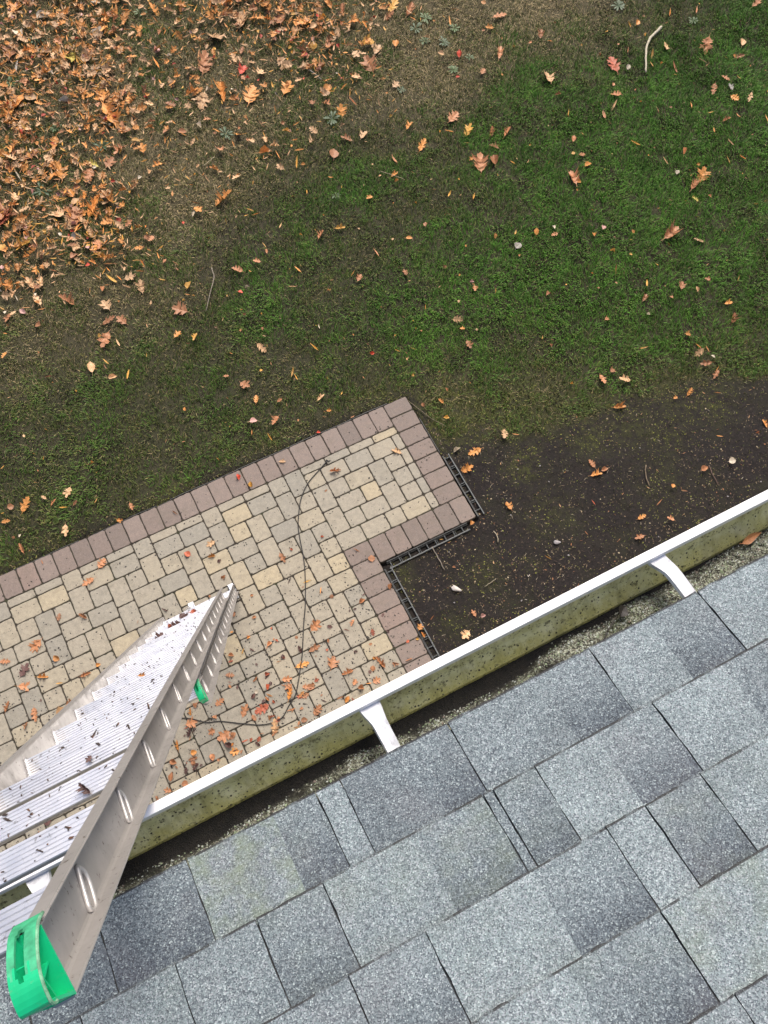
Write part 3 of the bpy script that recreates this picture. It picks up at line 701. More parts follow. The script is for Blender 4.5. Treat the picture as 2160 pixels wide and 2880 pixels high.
def web(mb, N0, wface, hole_s, s0, s1):
    """flat web with a D hole round every rung end"""
    N0 = N0+(HF-HB)/2; H = (HF+HB)/2-.007; holes = sorted(hole_s); prev = s0; DN = (HF-HB)/2
    ring = scaled(RPs, .97); K = len(ring)
    for S in holes:
        lo, hi = S-.05, S+.05
        lo = max(lo, s0)
        hi = min(hi, s1)
        if lo > prev: mb.add([LP(wface, N0-H, prev), LP(wface, N0+H, prev), LP(wface, N0+H, lo), LP(wface, N0-H, lo)], [(0, 1, 2, 3)])
        inner = [np.array([N0-DN+p[0], S+p[1]]) for p in ring]; cen = np.mean(inner, 0); outer = []
        for p in inner:
            d_ = p-cen; tt = min(((N0+H-cen[0])/d_[0]) if d_[0] > 1e-9 else ((N0-H-cen[0])/d_[0]) if d_[0] < -1e-9 else 9e9, ((hi-cen[1])/d_[1]) if d_[1] > 1e-9 else ((lo-cen[1])/d_[1]) if d_[1] < -1e-9 else 9e9)
            outer.append(cen+d_*tt)
        vs = [LP(wface, *p) for p in inner]+[LP(wface, *p) for p in outer]
        fs = [(i, (i+1) % K, K+(i+1) % K, K+i) for i in range(K)]
        # fill the square's corners
        for cx, cy in ((N0+H, hi), (N0-H, hi), (N0-H, lo), (N0+H, lo)):
            best = min(range(K), key=lambda i: -1 if False else abs(math.atan2((outer[i][1]+outer[(i+1) % K][1])/2-cen[1], (outer[i][0]+outer[(i+1) % K][0])/2-cen[0])-math.atan2(cy-cen[1], cx-cen[0])))
            vs.append(LP(wface, cx, cy)); fs.append((K+best, K+(best+1) % K, len(vs)-1))
        mb.add(vs, fs); prev = hi
    if s1 > prev: mb.add([LP(wface, N0-H, prev), LP(wface, N0+H, prev), LP(wface, N0+H, s1), LP(wface, N0-H, s1)], [(0, 1, 2, 3)])
def rail(N0, wout, sgn, s0, s1, holes):
    """C channel open to the outside; sgn: the way its flanges point along w"""
    mb = MB(); t = .0028
    def fl(e, HW):
        P = [(0, HW-.007), (sgn*.0006, HW-.0040), (sgn*.0020, HW-.0012), (sgn*.0045, HW), (sgn*FL, HW), (sgn*(FL+.001), HW-.0015), (sgn*FL, HW-.0034), (sgn*.0080, HW-.0034), (sgn*.0045, HW-.0048), (sgn*t, HW-.0075)]
        K = len(P); M_ = 24; vs = []
        for q in range(M_+1):
            s_ = s0+(s1-s0)*q/M_; vs += [LP(wout+p[0], N0+e*p[1], s_) for p in P]
        fs = [(q*K+i, q*K+(i+1) % K, (q+1)*K+(i+1) % K, (q+1)*K+i) for q in range(M_) for i in range(K)]
        fs += [tuple(range(K)), tuple(M_*K+i for i in range(K))]
        mb.add(vs, fs)
    fl(1, HF); fl(-1, HB); web(mb, N0, wout, holes, s0, s1); web(mb, N0, wout+sgn*t, holes, s0, s1)
    mb.add([LP(wout, N0-HB+.007, s1), LP(wout, N0+HF-.007, s1), LP(wout+sgn*t, N0+HF-.007, s1), LP(wout+sgn*t, N0-HB+.007, s1)], [(0, 1, 2, 3)])
    return mb.build('side_rail', MR, ladder)
def section(N0, S0, s0, s1, WLx):
    hs = [S0+.3048*k for k in range(16)]
    rail(N0, 0.0, 1, s0, s1, hs); rail(N0, WLx, -1, s0, s1, hs)
    for S in hs:
        near = S > 3.5
        mb = MB(); extrude(mb, RPf, N0, S, WLx-.005, .005, cap=False, steps=6, ntop=27)  # belly faces take the duller metal, so underside shade is set by material
        # hollow ends
        for we, wi in ((.005, -.030), (WLx-.005, WLx+.030)):
            i_ = scaled(RPs, .88); o_ = scaled(RPs, .99); K = len(RPs)
            vs = [LP(we, N0+p[0], S+p[1]) for p in o_]+[LP(we, N0+p[0], S+p[1]) for p in i_]+[LP(wi, N0+p[0], S+p[1]) for p in i_]
            fs = [(i, (i+1) % K, K+(i+1) % K, K+i) for i in range(K)]+[(K+i, K+(i+1) % K, 2*K+(i+1) % K, 2*K+i) for i in range(K)]+[tuple(2*K+i for i in range(K))]
            mb.add(vs, fs, None, 1)
        r = mb.build('rung', [MT, MR], ladder)
        # swaged collars: outside both webs and inside the left one
        for wc, sg in ((.0050, 1), (WLx-.0050, -1), (WLx+.0040, 1), (-.0040, -1)):
            mb = MB(); c = scaled(RPs, .0 + 1.10 if wc > 0 or wc < WLx else 1.07); pts = [LP(wc, N0+p[0], S+p[1]) for p in c]
            dense = []
            for i in range(len(pts)): 
                a_, b_ = pts[i], pts[(i+1) % len(pts)]; dense.append(a_); dense.append((a_+b_)/2)
            dense.append(dense[0]); mb.tube(dense, .0030 if wc > 0 or wc < WLx else .0026, 6, ref=tuple(LU))
            mb.build('collar', MC if wc > 0 else MT, r, smooth=True)
    return hs
section(0.0, SB, .035, SB+.3048*15+.18, WL)
section(.085, SF, SF-.16, SF+.3048*15+.205, WL)
def cap(N0, wout, sgn, S_end, flip=1, kk=1.0):
    """quarter round green cap over a rail end: curved nose with a slot, open ribbed side"""
    kn = [(.0505, -.014), (.0500, .004), (.0450, .019), (.0370, .034), (.0270, .047), (.0160, .054), (.0020, .056), (-.0030, .050), (-.0040, .044)]
    pr = [np.array(q) for q in smooth_path(kn, 3)]; K = len(pr)
    pr2 = []
    for i in range(K):
        tn = pr[min(i+1, K-1)]-pr[max(i-1, 0)]; tn = tn/np.linalg.norm(tn); pr2.append(pr[i]-np.array([tn[1], -tn[0]])*.0028)
    w0, w1 = wout+sgn*(FL+.003)*kk, wout-sgn*.001
    mb = MB(); M_ = 12; ws = [w0+(w1-w0)*q/M_ for q in range(M_+1)]
    S_ = lambda s_: S_end+flip*s_
    P = lambda w_, p: LP(w_, N0+p[0]*(kk if p[0] < 0 else 1), S_(p[1]*kk))
    def slot(q, i): return 0 <= q < M_ and ((q+.5-7.0)/2.1)**4+((i+.5-8.0)/4.6)**4 < 1
    for q in range(M_):
        for i in range(K-1):
            if slot(q, i): continue
            vs = [P(ws[q], pr[i]), P(ws[q+1], pr[i]), P(ws[q+1], pr[i+1]), P(ws[q], pr[i+1]), P(ws[q], pr2[i]), P(ws[q+1], pr2[i]), P(ws[q+1], pr2[i+1]), P(ws[q], pr2[i+1])]
            f = [(0, 1, 2, 3), (7, 6, 5, 4)]
            if q == 0 or slot(q-1, i): f.append((0, 3, 7, 4))
            if q == M_-1 or slot(q+1, i): f.append((1, 2, 6, 5))
            if i == 0 or slot(q, i-1): f.append((0, 1, 5, 4))
            if i == K-2 or slot(q, i+1): f.append((3, 2, 6, 7))
            mb.add(vs, f, None, 1 if (i < 11+rng.integers(-1, 2)) else 0)
    def plate(a, b, wa, wb, e=.0022):
        a = np.array(a); b = np.array(b); d_ = (b-a)/np.linalg.norm(b-a); n2 = np.array([-d_[1], d_[0]])*e/2
        q = [a-n2, b-n2, b+n2, a+n2]; vs = [P(wa, p) for p in q]+[P(wb, p) for p in q]
        mb.add(vs, [(0,3,2,1),(4,5,6,7),(0,1,5,4),(1,2,6,5),(2,3,7,6),(3,0,4,7)])
    W1 = w0+(w1-w0)*.80
    plate((.045, .0012), (-.022, .0012), w0, w1); plate((-.003, .044), (-.020, .0015), w0, w1, .003)
    plate((.030, .034), (-.014, .022), w0+(w1-w0)*.25, W1, .0018); plate((.014, .002), (.010, .027), w0+(w1-w0)*.3, W1, .0016); plate((.004, .028), (.000, .050), w0+(w1-w0)*.3, W1, .0016)
    vs = [P(W1, (p[0]*.96, max(p[1], .002)*.96)) for p in pr[3:]]+[P(W1, (-.020, .002))]
    mb.add(vs, [tuple(range(len(vs)))])
    o = mb.build('end_cap', [MG, MGf], ladder)
    mb = MB(); mb.tube([P(w0, p+np.array([-.001, -.001])) for p in pr], .0016, 6); mb.build('rim', MGw, o)
    return o
TOPF, TOPB = SF+.3048*15+.205, SB+.3048*15+.18
cap(.085, 0.0, 1, TOPF); cap(.085, WL, -1, TOPF); cap(0.0, 0.0, 1, TOPB, 1, .72); cap(0.0, WL, -1, TOPB)
mb = MB(); c4 = [LP(w_, n_, s_) for s_ in (SF-.185, SF-.135) for w_, n_ in ((-.030, .105), (-.003, .105), (-.003, .062), (-.030, .062))]; mb.add(c4, [(0,3,2,1),(4,5,6,7),(0,1,5,4),(1,2,6,5),(2,3,7,6),(3,0,4,7)]); mb.build('end_cap', MG, ladder)
# feet
MK = simple('black_rubber', (.02, .02, .02), .8, 0, 80, .3, .3)
for w0, sg in ((0.0, 1), (WL, -1)):
    mb = MB(); c = LP(w0, 0, .07); 
    for dw in (.004, -.034):
        x = c[0]+dw*sg
        mb.add([(x, c[1]-.05, .012), (x, c[1]+.075, .012), (x, c[1]+.045, .10), (x, c[1]-.02, .13), (x+.003*sg, c[1]-.05, .012), (x+.003*sg, c[1]+.075, .012), (x+.003*sg, c[1]+.045, .10), (x+.003*sg, c[1]-.02, .13)],
               [(0,1,2,3),(7,6,5,4),(0,4,5,1),(1,5,6,2),(2,6,7,3),(3,7,4,0)])
    mb.box((min(c[0]-.036*sg, c[0]+.009*sg), c[1]-.055, .0085), (max(c[0]-.036*sg, c[0]+.009*sg), c[1]+.08, .0130))
    ft = mb.build('foot', MT, ladder)
    mb = MB(); mb.box((min(c[0]-.038*sg, c[0]+.011*sg), c[1]-.058, .0005), (max(c[0]-.038*sg, c[0]+.011*sg), c[1]+.083, .0083)); mb.build('rubber_pad', MK, ft)
    mb = MB(); mb.tube([LP(w0+.012*sg, 0, .07), LP(w0-.040*sg, 0, .07)], .008, 8); mb.build('bolt', MT, ft)
# hoist rope running down between the sections
mb = MB(); pts = [LP(.024+.002*math.sin(k*1.7), .0520, 4.9-.2*k) for k in range(24)]; mb.tube(pts, .0030, 6); mb.build('rope', simple('dark_rope', (.05, .045, .04), .9, 0, 300, .4, .5), ladder)
# specks fallen on the treads
P_ = []; C_ = []; Fq = []
for N0, S0 in ((0.0, SB), (.085, SF)):
    for k in range(16):
        S = S0+.3048*k
        if N0 == 0 and S < SF-.1+.0 : m_ = 14
        else: m_ = 26
        for _ in range(m_):
            f = rng.uniform(.06, .94); a_ = np.array(TD[0])*(1-f)+np.array(TD[-1])*f; w_ = rng.uniform(WL+.015, -.035)
            sz = rng.choice([.0014, .0022, .0038], p=[.6, .32, .08]); ang = rng.uniform(0, 6.3); el = rng.uniform(1, 3)
            tn = np.array(TD[-1])-np.array(TD[0]); tn = tn/np.linalg.norm(tn)
            c0 = LP(w_, N0+a_[0], S+a_[1]+.0011); e1 = LU*math.cos(ang)+(LN*tn[0]-LD*tn[1])*math.sin(ang); e2 = -LU*math.sin(ang)+(LN*tn[0]-LD*tn[1])*math.cos(ang)
            up = np.array([0, 0, 1.]); b = len(P_)
            for qx, qy, qz in ((-1, 0, 0), (-.2, -1, .0), (.9, -.3, 0), (.6, .8, 0), (0, 0, 1)):
                P_.append(c0+e1*qx*sz*el*rng.uniform(.6, 1.3)+e2*qy*sz*rng.uniform(.6, 1.3)+up*qz*sz*.5)
                C_.append((.05, .035, .03) if rng.random() < .9 else (.2, .08, .04))
            Fq += [(b, b+1, b+4), (b+1, b+2, b+4), (b+2, b+3, b+4), (b+3, b, b+4)]
o = npmesh('ladder_debris', np.array(P_), np.array(Fq), MV, col=np.array(C_))
tag(o, 'dark specks of leaf litter scattered over the bright ladder rungs', 'debris', kind='stuff')
LEAFDATA = '''-3.008 -2.176 0.068 343 r b;-2.086 -2.174 0.049 343 n o;-1.65 -2.159 0.069 33 r o;-2.015 -2.15 0.059 343 r b;-1.378 -2.13 0.071 3 o b;-1.889 -2.127 0.098 34 o b;-1.517 -2.127 0.06 333 r b;-2.583 -2.126 0.077 343 o o;-0.57 -2.123 0.092 22 o t;-2.234 -2.092 0.127 65 o t;-3.079 -2.079 0.08 57 r b;-1.537 -2.066 0.06 33 o b;-0.377 -2.054 0.049 343 r k;1.143 -2.052 0.099 354 o b;1.458 -2.037 0.069 120 o b;-1.286 -2.017 0.122 103 o b;-0.428 -1.996 0.07 91 o b;-2.861 -1.991 0.055 353 r o;-0.939 -1.983 0.034 343 r y;-2.605 -1.982 0.124 3 o b;-1.552 -1.973 0.101 353 o b;-0.883 -1.972 0.055 102 o o;-1.862 -1.945 0.07 333 r b;-2.267 -1.925 0.126 4 o c;-2.023 -1.911 0.115 55 o o;1.26 -1.908 0.094 3 o o;-0.874 -1.906 0.064 42 o o;-2.676 -1.899 0.055 35 o b;-2.946 -1.886 0.084 77 o o;-0.748 -1.882 0.05 23 n b;-2.388 -1.879 0.112 45 o b;1.704 -1.873 0.06 142 n b;1.458 -1.866 0.075 21 n b;0.348 -1.864 0.069 121 n y;-1.623 -1.846 0.109 54 o b;2.239 -1.83 0.066 334 r p;0.749 -1.823 0.042 98 n b;-2.612 -1.821 0.056 343 o b;-1.997 -1.803 0.087 343 o b;1.647 -1.794 0.04 38 r o;-2.252 -1.787 0.036 333 r p;1.981 -1.781 0.069 354 r b;-2.787 -1.779 0.097 353 o b;-1.841 -1.758 0.113 353 o o;-2.534 -1.732 0.084 14 o b;2.594 -1.704 0.042 334 r b;-2.12 -1.699 0.051 343 r c;-2.76 -1.698 0.064 67 o o;-2.366 -1.689 0.036 56 o d;-1.701 -1.684 0.108 4 o b;-1.577 -1.677 0.042 64 r b;2.734 -1.651 0.085 83 o o;-1.997 -1.649 0.047 354 n o;0.949 -1.613 0.055 98 n c;-0.39 -1.589 0.035 333 r b;2.28 -1.579 0.061 142 n o;-2.379 -1.576 0.072 333 o b;-1.613 -1.518 0.11 25 o b;-0.931 -1.501 0.065 53 r b;-2.212 -1.448 0.057 46 n y;1.123 -1.401 0.107 344 o o;1.211 -1.392 0.073 354 r b;-2.122 -1.362 0.04 343 r o;-0.365 -1.33 0.036 344 n y;-0.069 -1.316 0.054 33 r o;0.3 -1.313 0.088 89 o o;1.143 -1.294 0.088 97 o b;-3.635 -1.256 0.11 16 r t;-3.906 -1.234 0.062 50 o b;-3.552 -1.218 0.074 5 o b;2.512 -1.218 0.064 334 n o;-3.82 -1.183 0.12 80 o b;-1.513 -1.157 0.066 354 n y;-2.159 -1.139 0.047 15 r b;2.144 -1.089 0.045 355 o o;2.308 -1.085 0.098 30 o o;-3.37 -1.065 0.089 354 o b;2.615 -1.053 0.097 30 o b;-3.569 -1.039 0.058 343 n y;-3.258 -1.039 0.045 354 r o;-3.987 -1.029 0.088 51 o b;2.656 -1.01 0.065 30 n o;-3.812 -0.945 0.118 333 o b;-3.67 -0.935 0.092 333 o o;1.66 -0.932 0.128 345 o o;2.598 -0.917 0.107 334 o b;2.692 -0.888 0.045 118 r p;-1.607 -0.883 0.104 93 o b;-2.628 -0.863 0.078 123 n d;0.148 -0.852 0.125 355 o o;-3.523 -0.844 0.064 115 r o;-2.102 -0.823 0.056 27 r b;-3.778 -0.82 0.126 40 o d;2.692 -0.798 0.074 83 n o;2.607 -0.791 0.103 5 o t;0.679 -0.766 0.066 142 n o;0.289 -0.741 0.127 0 o o;2.635 -0.734 0.069 118 n o;1.838 -0.727 0.128 334 o t;0.594 -0.719 0.108 55 o t;-3.888 -0.689 0.086 333 o b;-3.635 -0.68 0.127 29 o b;0.155 -0.659 0.082 5 r p;1.658 -0.638 0.119 76 o b;3.101 -0.627 0.108 46 o b;-3.223 -0.618 0.086 124 o b;1.786 -0.605 0.069 14 o b;2.617 -0.59 0.066 345 o o;1.384 -0.555 0.04 334 r y;-3.394 -0.54 0.069 60 o b;2.172 -0.53 0.093 350 n y;-2.284 -0.51 0.065 133 r c;-2.079 -0.509 0.083 6 o t;3.155 -0.476 0.079 345 o o;-0.323 -0.449 0.097 132 o t;-0.877 -0.376 0.11 344 o b;-3.086 -0.369 0.112 6 o b;0.217 -0.354 0.057 334 r y;3.399 -0.288 0.075 43 n y;-2.932 -0.271 0.097 39 o b;2.408 -0.245 0.038 334 r p;2.976 -0.22 0.06 73 r t;0.252 -0.19 0.064 109 o o;2.702 -0.185 0.055 94 r b;-1.567 -0.174 0.059 75 r y;3.13 -0.17 0.064 93 o b;2.033 -0.12 0.068 15 o b;2.872 -0.119 0.092 48 o b;-1.242 -0.1 0.062 334 o t;2.48 -0.077 0.091 32 o b;-1.636 -0.064 0.064 84 r R;1.394 -0.029 0.052 51 n y;-0.847 0.012 0.037 334 r R;-2.668 0.018 0.082 123 o o;2.584 0.047 0.079 57 n y;-2.537 0.089 0.071 86 o b;-3.094 0.13 0.114 70 o t;-3.464 0.14 0.1 93 o b;-1.238 0.161 0.081 92 n y;-0.671 0.162 0.045 334 o o;2.788 0.183 0.053 84 n y;0.757 0.208 0.09 88 o b;3.315 0.241 0.115 142 o t;-3.44 0.249 0.031 41 r p;-2.777 0.261 0.069 60 n y;-1.359 0.267 0.066 66 n o;-1.129 0.282 0.103 33 o b;2.404 0.311 0.102 62 n b;-0.677 0.312 0.087 17 o t;-2.937 0.324 0.056 19 o b;-3.037 0.326 0.077 333 n y;1.686 0.348 0.062 7 r b;-1.305 0.36 0.074 345 r k;0.784 0.377 0.054 356 o o;2.625 0.39 0.035 334 r y;0.28 0.393 0.071 120 n y;-3.097 0.408 0.072 41 o b;-3.501 0.422 0.075 345 o o;3.115 0.43 0.218 16 o b;0.146 0.436 0.058 137 n y;-2.955 0.437 0.105 51 o t;-1.013 0.445 0.053 356 o b;0.793 0.481 0.103 340 o t;-3.151 0.483 0.053 123 o t;-3.307 0.492 0.144 44 o o;2.487 0.496 0.057 129 r y;-0.071 0.51 0.045 334 r R;-3.425 0.525 0.061 356 r b;-1.192 0.548 0.093 66 o o;-0.787 0.592 0.07 91 n y;1.265 0.604 0.053 69 n y;-0.792 0.644 0.112 56 n y;3.558 0.665 0.079 116 o Y;1.102 0.709 0.078 61 o b;-1.219 0.723 0.103 121 o b;0.592 0.732 0.055 62 n y;2.433 0.735 0.059 58 r o;2.56 0.765 0.06 34 r k;1.112 0.785 0.042 334 r k;-0.509 0.8 0.107 110 n y;3.65 0.815 0.189 32 o b;-1.333 0.873 0.053 334 o b;4.279 0.881 0.088 91 n o;3.797 0.887 0.163 48 o o;2.091 0.909 0.086 7 o b;4.133 0.926 0.106 81 n y;1.708 0.944 0.09 26 r g;-0.376 0.971 0.053 81 n p;2.124 0.982 0.055 85 r p;-0.934 0.998 0.114 120 o t;1.95 1.009 0.083 59 r o;3.583 1.014 0.066 33 r p;1.762 1.087 0.071 52 n y;4.28 1.094 0.102 91 n t;1.565 1.138 0.066 60 r o;0.603 1.151 0.075 88 o b;3.555 1.188 0.095 92 n t;4.801 1.195 0.115 70 n o;3.794 1.212 0.097 56 r b;-2.095 1.268 0.104 60 n y;0.191 1.283 0.087 38 o b;4.225 1.302 0.074 63 n o;-2.231 1.308 0.09 345 r t;2.626 1.348 0.069 334 r o;4.553 1.348 0.087 71 n o;0.16 1.355 0.065 38 n o;4.428 1.365 0.093 358 o b;-1.421 1.366 0.102 49 o y;2.612 1.41 0.191 75 o b;-2.251 1.422 0.071 94 n b;-1.551 1.456 0.094 31 o o;-0.406 1.465 0.084 334 n t;-2.221 1.473 0.091 112 n y;0.461 1.474 0.131 89 n b;-2.36 1.476 0.131 78 r t;0.816 1.481 0.073 334 r o;2.824 1.483 0.078 346 r o;4.818 1.504 0.121 40 o t;4.324 1.507 0.059 141 n y;3.406 1.512 0.118 116 n y;1.03 1.547 0.066 62 r b;-2.718 1.549 0.09 334 n b;4.67 1.565 0.101 102 o o;-2.06 1.606 0.084 94 n t;2.847 1.618 0.088 358 o b;-0.864 1.62 0.052 334 r R;-0.281 1.62 0.092 109 n o;1.613 1.637 0.098 49 n y;-0.783 1.642 0.046 334 r p;4.197 1.679 0.102 56 n o;-2.148 1.689 0.168 42 o b;-1.431 1.69 0.149 142 o b;4.719 1.707 0.085 80 o g;4.541 1.757 0.146 48 o b;4.861 1.771 0.067 90 n y;1.418 1.772 0.071 37 n y;3.852 1.784 0.084 82 n b;-1.307 1.81 0.054 142 n o;-1.944 1.818 0.113 121 o b;2.869 1.828 0.09 51 r b;4.739 1.829 0.098 114 o b;2.163 1.833 0.077 95 n y;-0.787 1.859 0.116 131 o b;-1.642 1.863 0.093 68 n t;-2.046 1.868 0.135 10 o b;-0.585 1.868 0.076 142 o b;0.282 1.87 0.105 334 o y;0.085 1.88 0.112 39 o b;-1.258 1.898 0.089 41 r y;-0.456 1.932 0.073 74 o b;2.017 1.936 0.129 68 r b;3.318 1.963 0.135 66 n b;1.878 1.97 0.216 64 o b;5.052 2.019 0.112 335 o b;3.485 2.027 0.138 35 n t;-2.012 2.03 0.121 102 o t;4.654 2.047 0.114 33 n b;1.829 2.058 0.073 358 o o;0.695 2.067 0.071 358 o o;4.907 2.07 0.056 114 n y;-1.647 2.074 0.14 76 o t;2.095 2.084 0.114 117 o t;-2.623 2.097 0.079 122 r b;4.279 2.1 0.06 141 n y;-1.291 2.106 0.052 120 o b;-1.772 2.128 0.087 137 n t;4.655 2.135 0.108 141 n t;2.999 2.14 0.093 51 n y;3.572 2.14 0.166 103 o b;5.196 2.169 0.128 47 r t;4.338 2.188 0.138 81 n b;2.312 2.193 0.146 36 o b;-1.972 2.205 0.074 61 r b;1.043 2.213 0.096 20 o o;-1.704 2.215 0.115 352 o t;-2.312 2.232 0.166 131 o b;-1.798 2.247 0.099 102 n o;1.87 2.249 0.072 117 n y;2.168 2.27 0.12 53 o b;-1.867 2.274 0.127 121 n y;-2.843 2.286 0.101 44 o b;4.823 2.291 0.22 48 o b;-2.701 2.292 0.08 121 r k;-1.38 2.322 0.085 84 n o;4.138 2.327 0.087 81 n y;-2.543 2.352 0.138 95 o t;-1.692 2.373 0.087 120 n t;1.121 2.374 0.152 83 n b;1.965 2.384 0.16 37 o y;3.03 2.398 0.078 359 o b;3.895 2.398 0.08 35 r p;1.463 2.42 0.156 38 o o;-1.826 2.438 0.084 346 n o;1.781 2.447 0.114 106 n o;4.225 2.447 0.114 60 n y;-2.705 2.452 0.075 95 n p;4.424 2.47 0.151 49 o t;3.778 2.498 0.206 80 o c;-1.952 2.522 0.094 121 o o;-2.449 2.523 0.127 70 o t;-1.855 2.539 0.117 334 o y;-2.538 2.552 0.137 103 o t;5.679 2.576 0.138 9 o b;-2.309 2.588 0.076 142 n b;1.917 2.598 0.17 29 o b;-1.613 2.603 0.106 106 n t;4.027 2.603 0.116 50 n b;-0.901 2.621 0.062 42 r p;3.062 2.635 0.158 75 o t;-2.082 2.657 0.1 23 r b;-2.384 2.66 0.097 112 n b;-0.57 2.667 0.223 11 o o;-1.835 2.682 0.158 69 o b;1.463 2.691 0.111 30 o o;0.62 2.695 0.137 64 r b;0.292 2.709 0.045 334 r o;-1.242 2.719 0.113 42 n t;-2.027 2.76 0.13 121 o t;0.248 2.762 0.143 61 n y;5.018 2.773 0.14 48 n b;0.996 2.782 0.134 39 o t;0.82 2.817 0.127 142 o b;-1.851 2.836 0.115 102 r y;-1.994 2.857 0.11 347 r g;4.735 2.868 0.104 53 n o;-1.669 2.886 0.127 347 o o;0.339 2.886 0.103 334 n o;4.331 2.89 0.084 35 r o;4.238 2.906 0.076 81 n y;3.953 2.921 0.148 36 n y;0.119 2.927 0.124 89 n o;-1.613 2.988 0.072 12 r b;-2.465 2.989 0.171 359 o y;-1.958 2.991 0.096 347 r k;-2.4 2.992 0.092 35 o Y;2.49 3.002 0.093 38 o b;0.02 3.01 0.152 347 r o;-2.641 3.037 0.095 45 r y;-0.507 3.039 0.101 142 o o;2.212 3.047 0.048 335 r R;3.335 3.066 0.077 115 n o;-1.911 3.081 0.216 61 o b;-1.72 3.111 0.242 44 o o;-1.628 3.132 0.06 347 r y;2.776 3.15 0.179 53 o b;0.325 3.152 0.108 129 r y;-1.557 3.155 0.175 101 o o;0.933 3.16 0.135 71 o o;-2.045 3.179 0.179 120 o t;-2.393 3.187 0.101 24 o b;-2.429 3.188 0.149 24 o o;3.303 3.191 0.117 52 o b;1.087 3.221 0.152 97 n b;1.587 3.231 0.09 21 o t;-1.854 3.241 0.1 12 r t;0.836 3.307 0.113 117 o b;2.383 3.318 0.097 61 r R;-2.45 3.334 0.161 334 o b;-2.522 3.354 0.221 45 o c;-2.491 3.395 0.255 45 o b;2.212 3.408 0.079 335 r t;-0.299 3.468 0.118 108 n o;-1.626 3.474 0.179 53 o b;0.934 3.482 0.127 32 r o;2.856 3.511 0.102 348 o o;-1.388 3.545 0.156 44 o b;1.467 3.593 0.204 91 o b;-0.43 3.596 0.079 108 r p;-1.545 3.597 0.141 130 o Y;-0.612 3.6 0.101 334 r b;3.04 3.609 0.175 0 o b;-0.326 3.636 0.082 0 o b;-1.245 3.641 0.162 24 o b;-1.855 3.654 0.232 78 o o;0.569 3.672 0.175 41 o o;-1.066 3.686 0.1 334 r y;1.986 3.694 0.096 105 n y;1.854 3.729 0.106 55 r o;0.203 3.741 0.245 54 o o;1.638 3.742 0.154 40 o t;2.517 3.763 0.13 73 n o;-2.237 3.791 0.186 94 n p;0.91 3.839 0.096 141 n o;1.016 3.841 0.11 72 n y;2.975 3.846 0.064 128 r o;1.594 3.87 0.154 0 o y;-0.272 3.88 0.196 51 o t;2.616 3.892 0.062 141 n y;-0.041 3.895 0.272 74 o o;-2.042 3.953 0.185 13 o b;0.261 3.959 0.047 335 r R;-0.168 3.972 0.056 13 r p;0.676 3.985 0.169 117 o t;1.223 3.992 0.162 32 o b;-1.783 3.994 0.19 62 o o;0.917 3.994 0.085 348 r R;-0.269 4.003 0.136 13 o o;-0.321 4.028 0.159 1 o o;1.06 4.069 0.097 64 r y;0.262 4.077 0.147 42 o R;-1.163 4.083 0.333 100 o o;2.209 4.102 0.197 44 o b;0.51 4.108 0.096 348 n t;1.976 4.109 0.124 12 o b;1.621 4.221 0.089 128 n o;0.723 4.228 0.126 129 n y;2.08 4.229 0.242 40 o y;1.18 4.319 0.094 13 r t;0.256 4.325 0.149 24 n o;0.969 4.328 0.136 50 r t;-0.057 4.337 0.278 59 o b;-1.142 4.369 0.181 76 o o;0.796 4.4 0.092 348 r R;1.114 4.405 0.192 1 o o;1.567 4.414 0.152 64 o b;-1.504 4.442 0.157 142 r g;-0.343 4.445 0.052 335 r R;-0.056 4.472 0.126 59 n t;-1.264 4.527 0.134 62 n o;1.463 4.537 0.174 87 o o;-0.499 4.546 0.18 91 n o;-2.043 4.552 0.21 55 o o;0.904 4.559 0.231 72 o b;0.195 4.611 0.242 98 o t;-0.823 4.622 0.139 69 r t;-1.953 4.632 0.255 26 o o;-1.802 4.658 0.135 335 r t;0.692 4.672 0.162 335 o o;-1.098 4.676 0.169 45 n o;0.55 4.69 0.24 51 o t;-0.429 4.694 0.109 44 r k;0.546 4.741 0.268 59 o t;1.004 4.744 0.149 72 n o;0.856 4.814 0.198 73 o o;-1.58 4.904 0.204 348 o o;-1.114 4.927 0.139 335 r t;-1.235 4.972 0.282 81 o Y;-0.725 4.992 0.107 2 r t;0.489 5.003 0.174 14 r o;-1.782 5.102 0.159 63 n g;-1.458 5.168 0.121 335 r t;-0.881 5.171 0.165 46 r p;0.054 5.19 0.142 117 o o;-0.119 5.217 0.149 68 n y;-1.572 5.234 0.121 335 o o;-0.234 5.243 0.172 107 o o;-0.541 5.292 0.134 15 o o;-1.775 5.331 0.26 71 o b;-1.002 5.348 0.191 62 o o;-0.59 5.411 0.148 69 n o;-1.595 5.508 0.169 78 r p;-0.752 5.609 0.107 335 r p;-1.319 5.658 0.161 3 r p;-1.53 5.88 0.201 48 o o;-1.663 5.955 0.071 335 r y'''
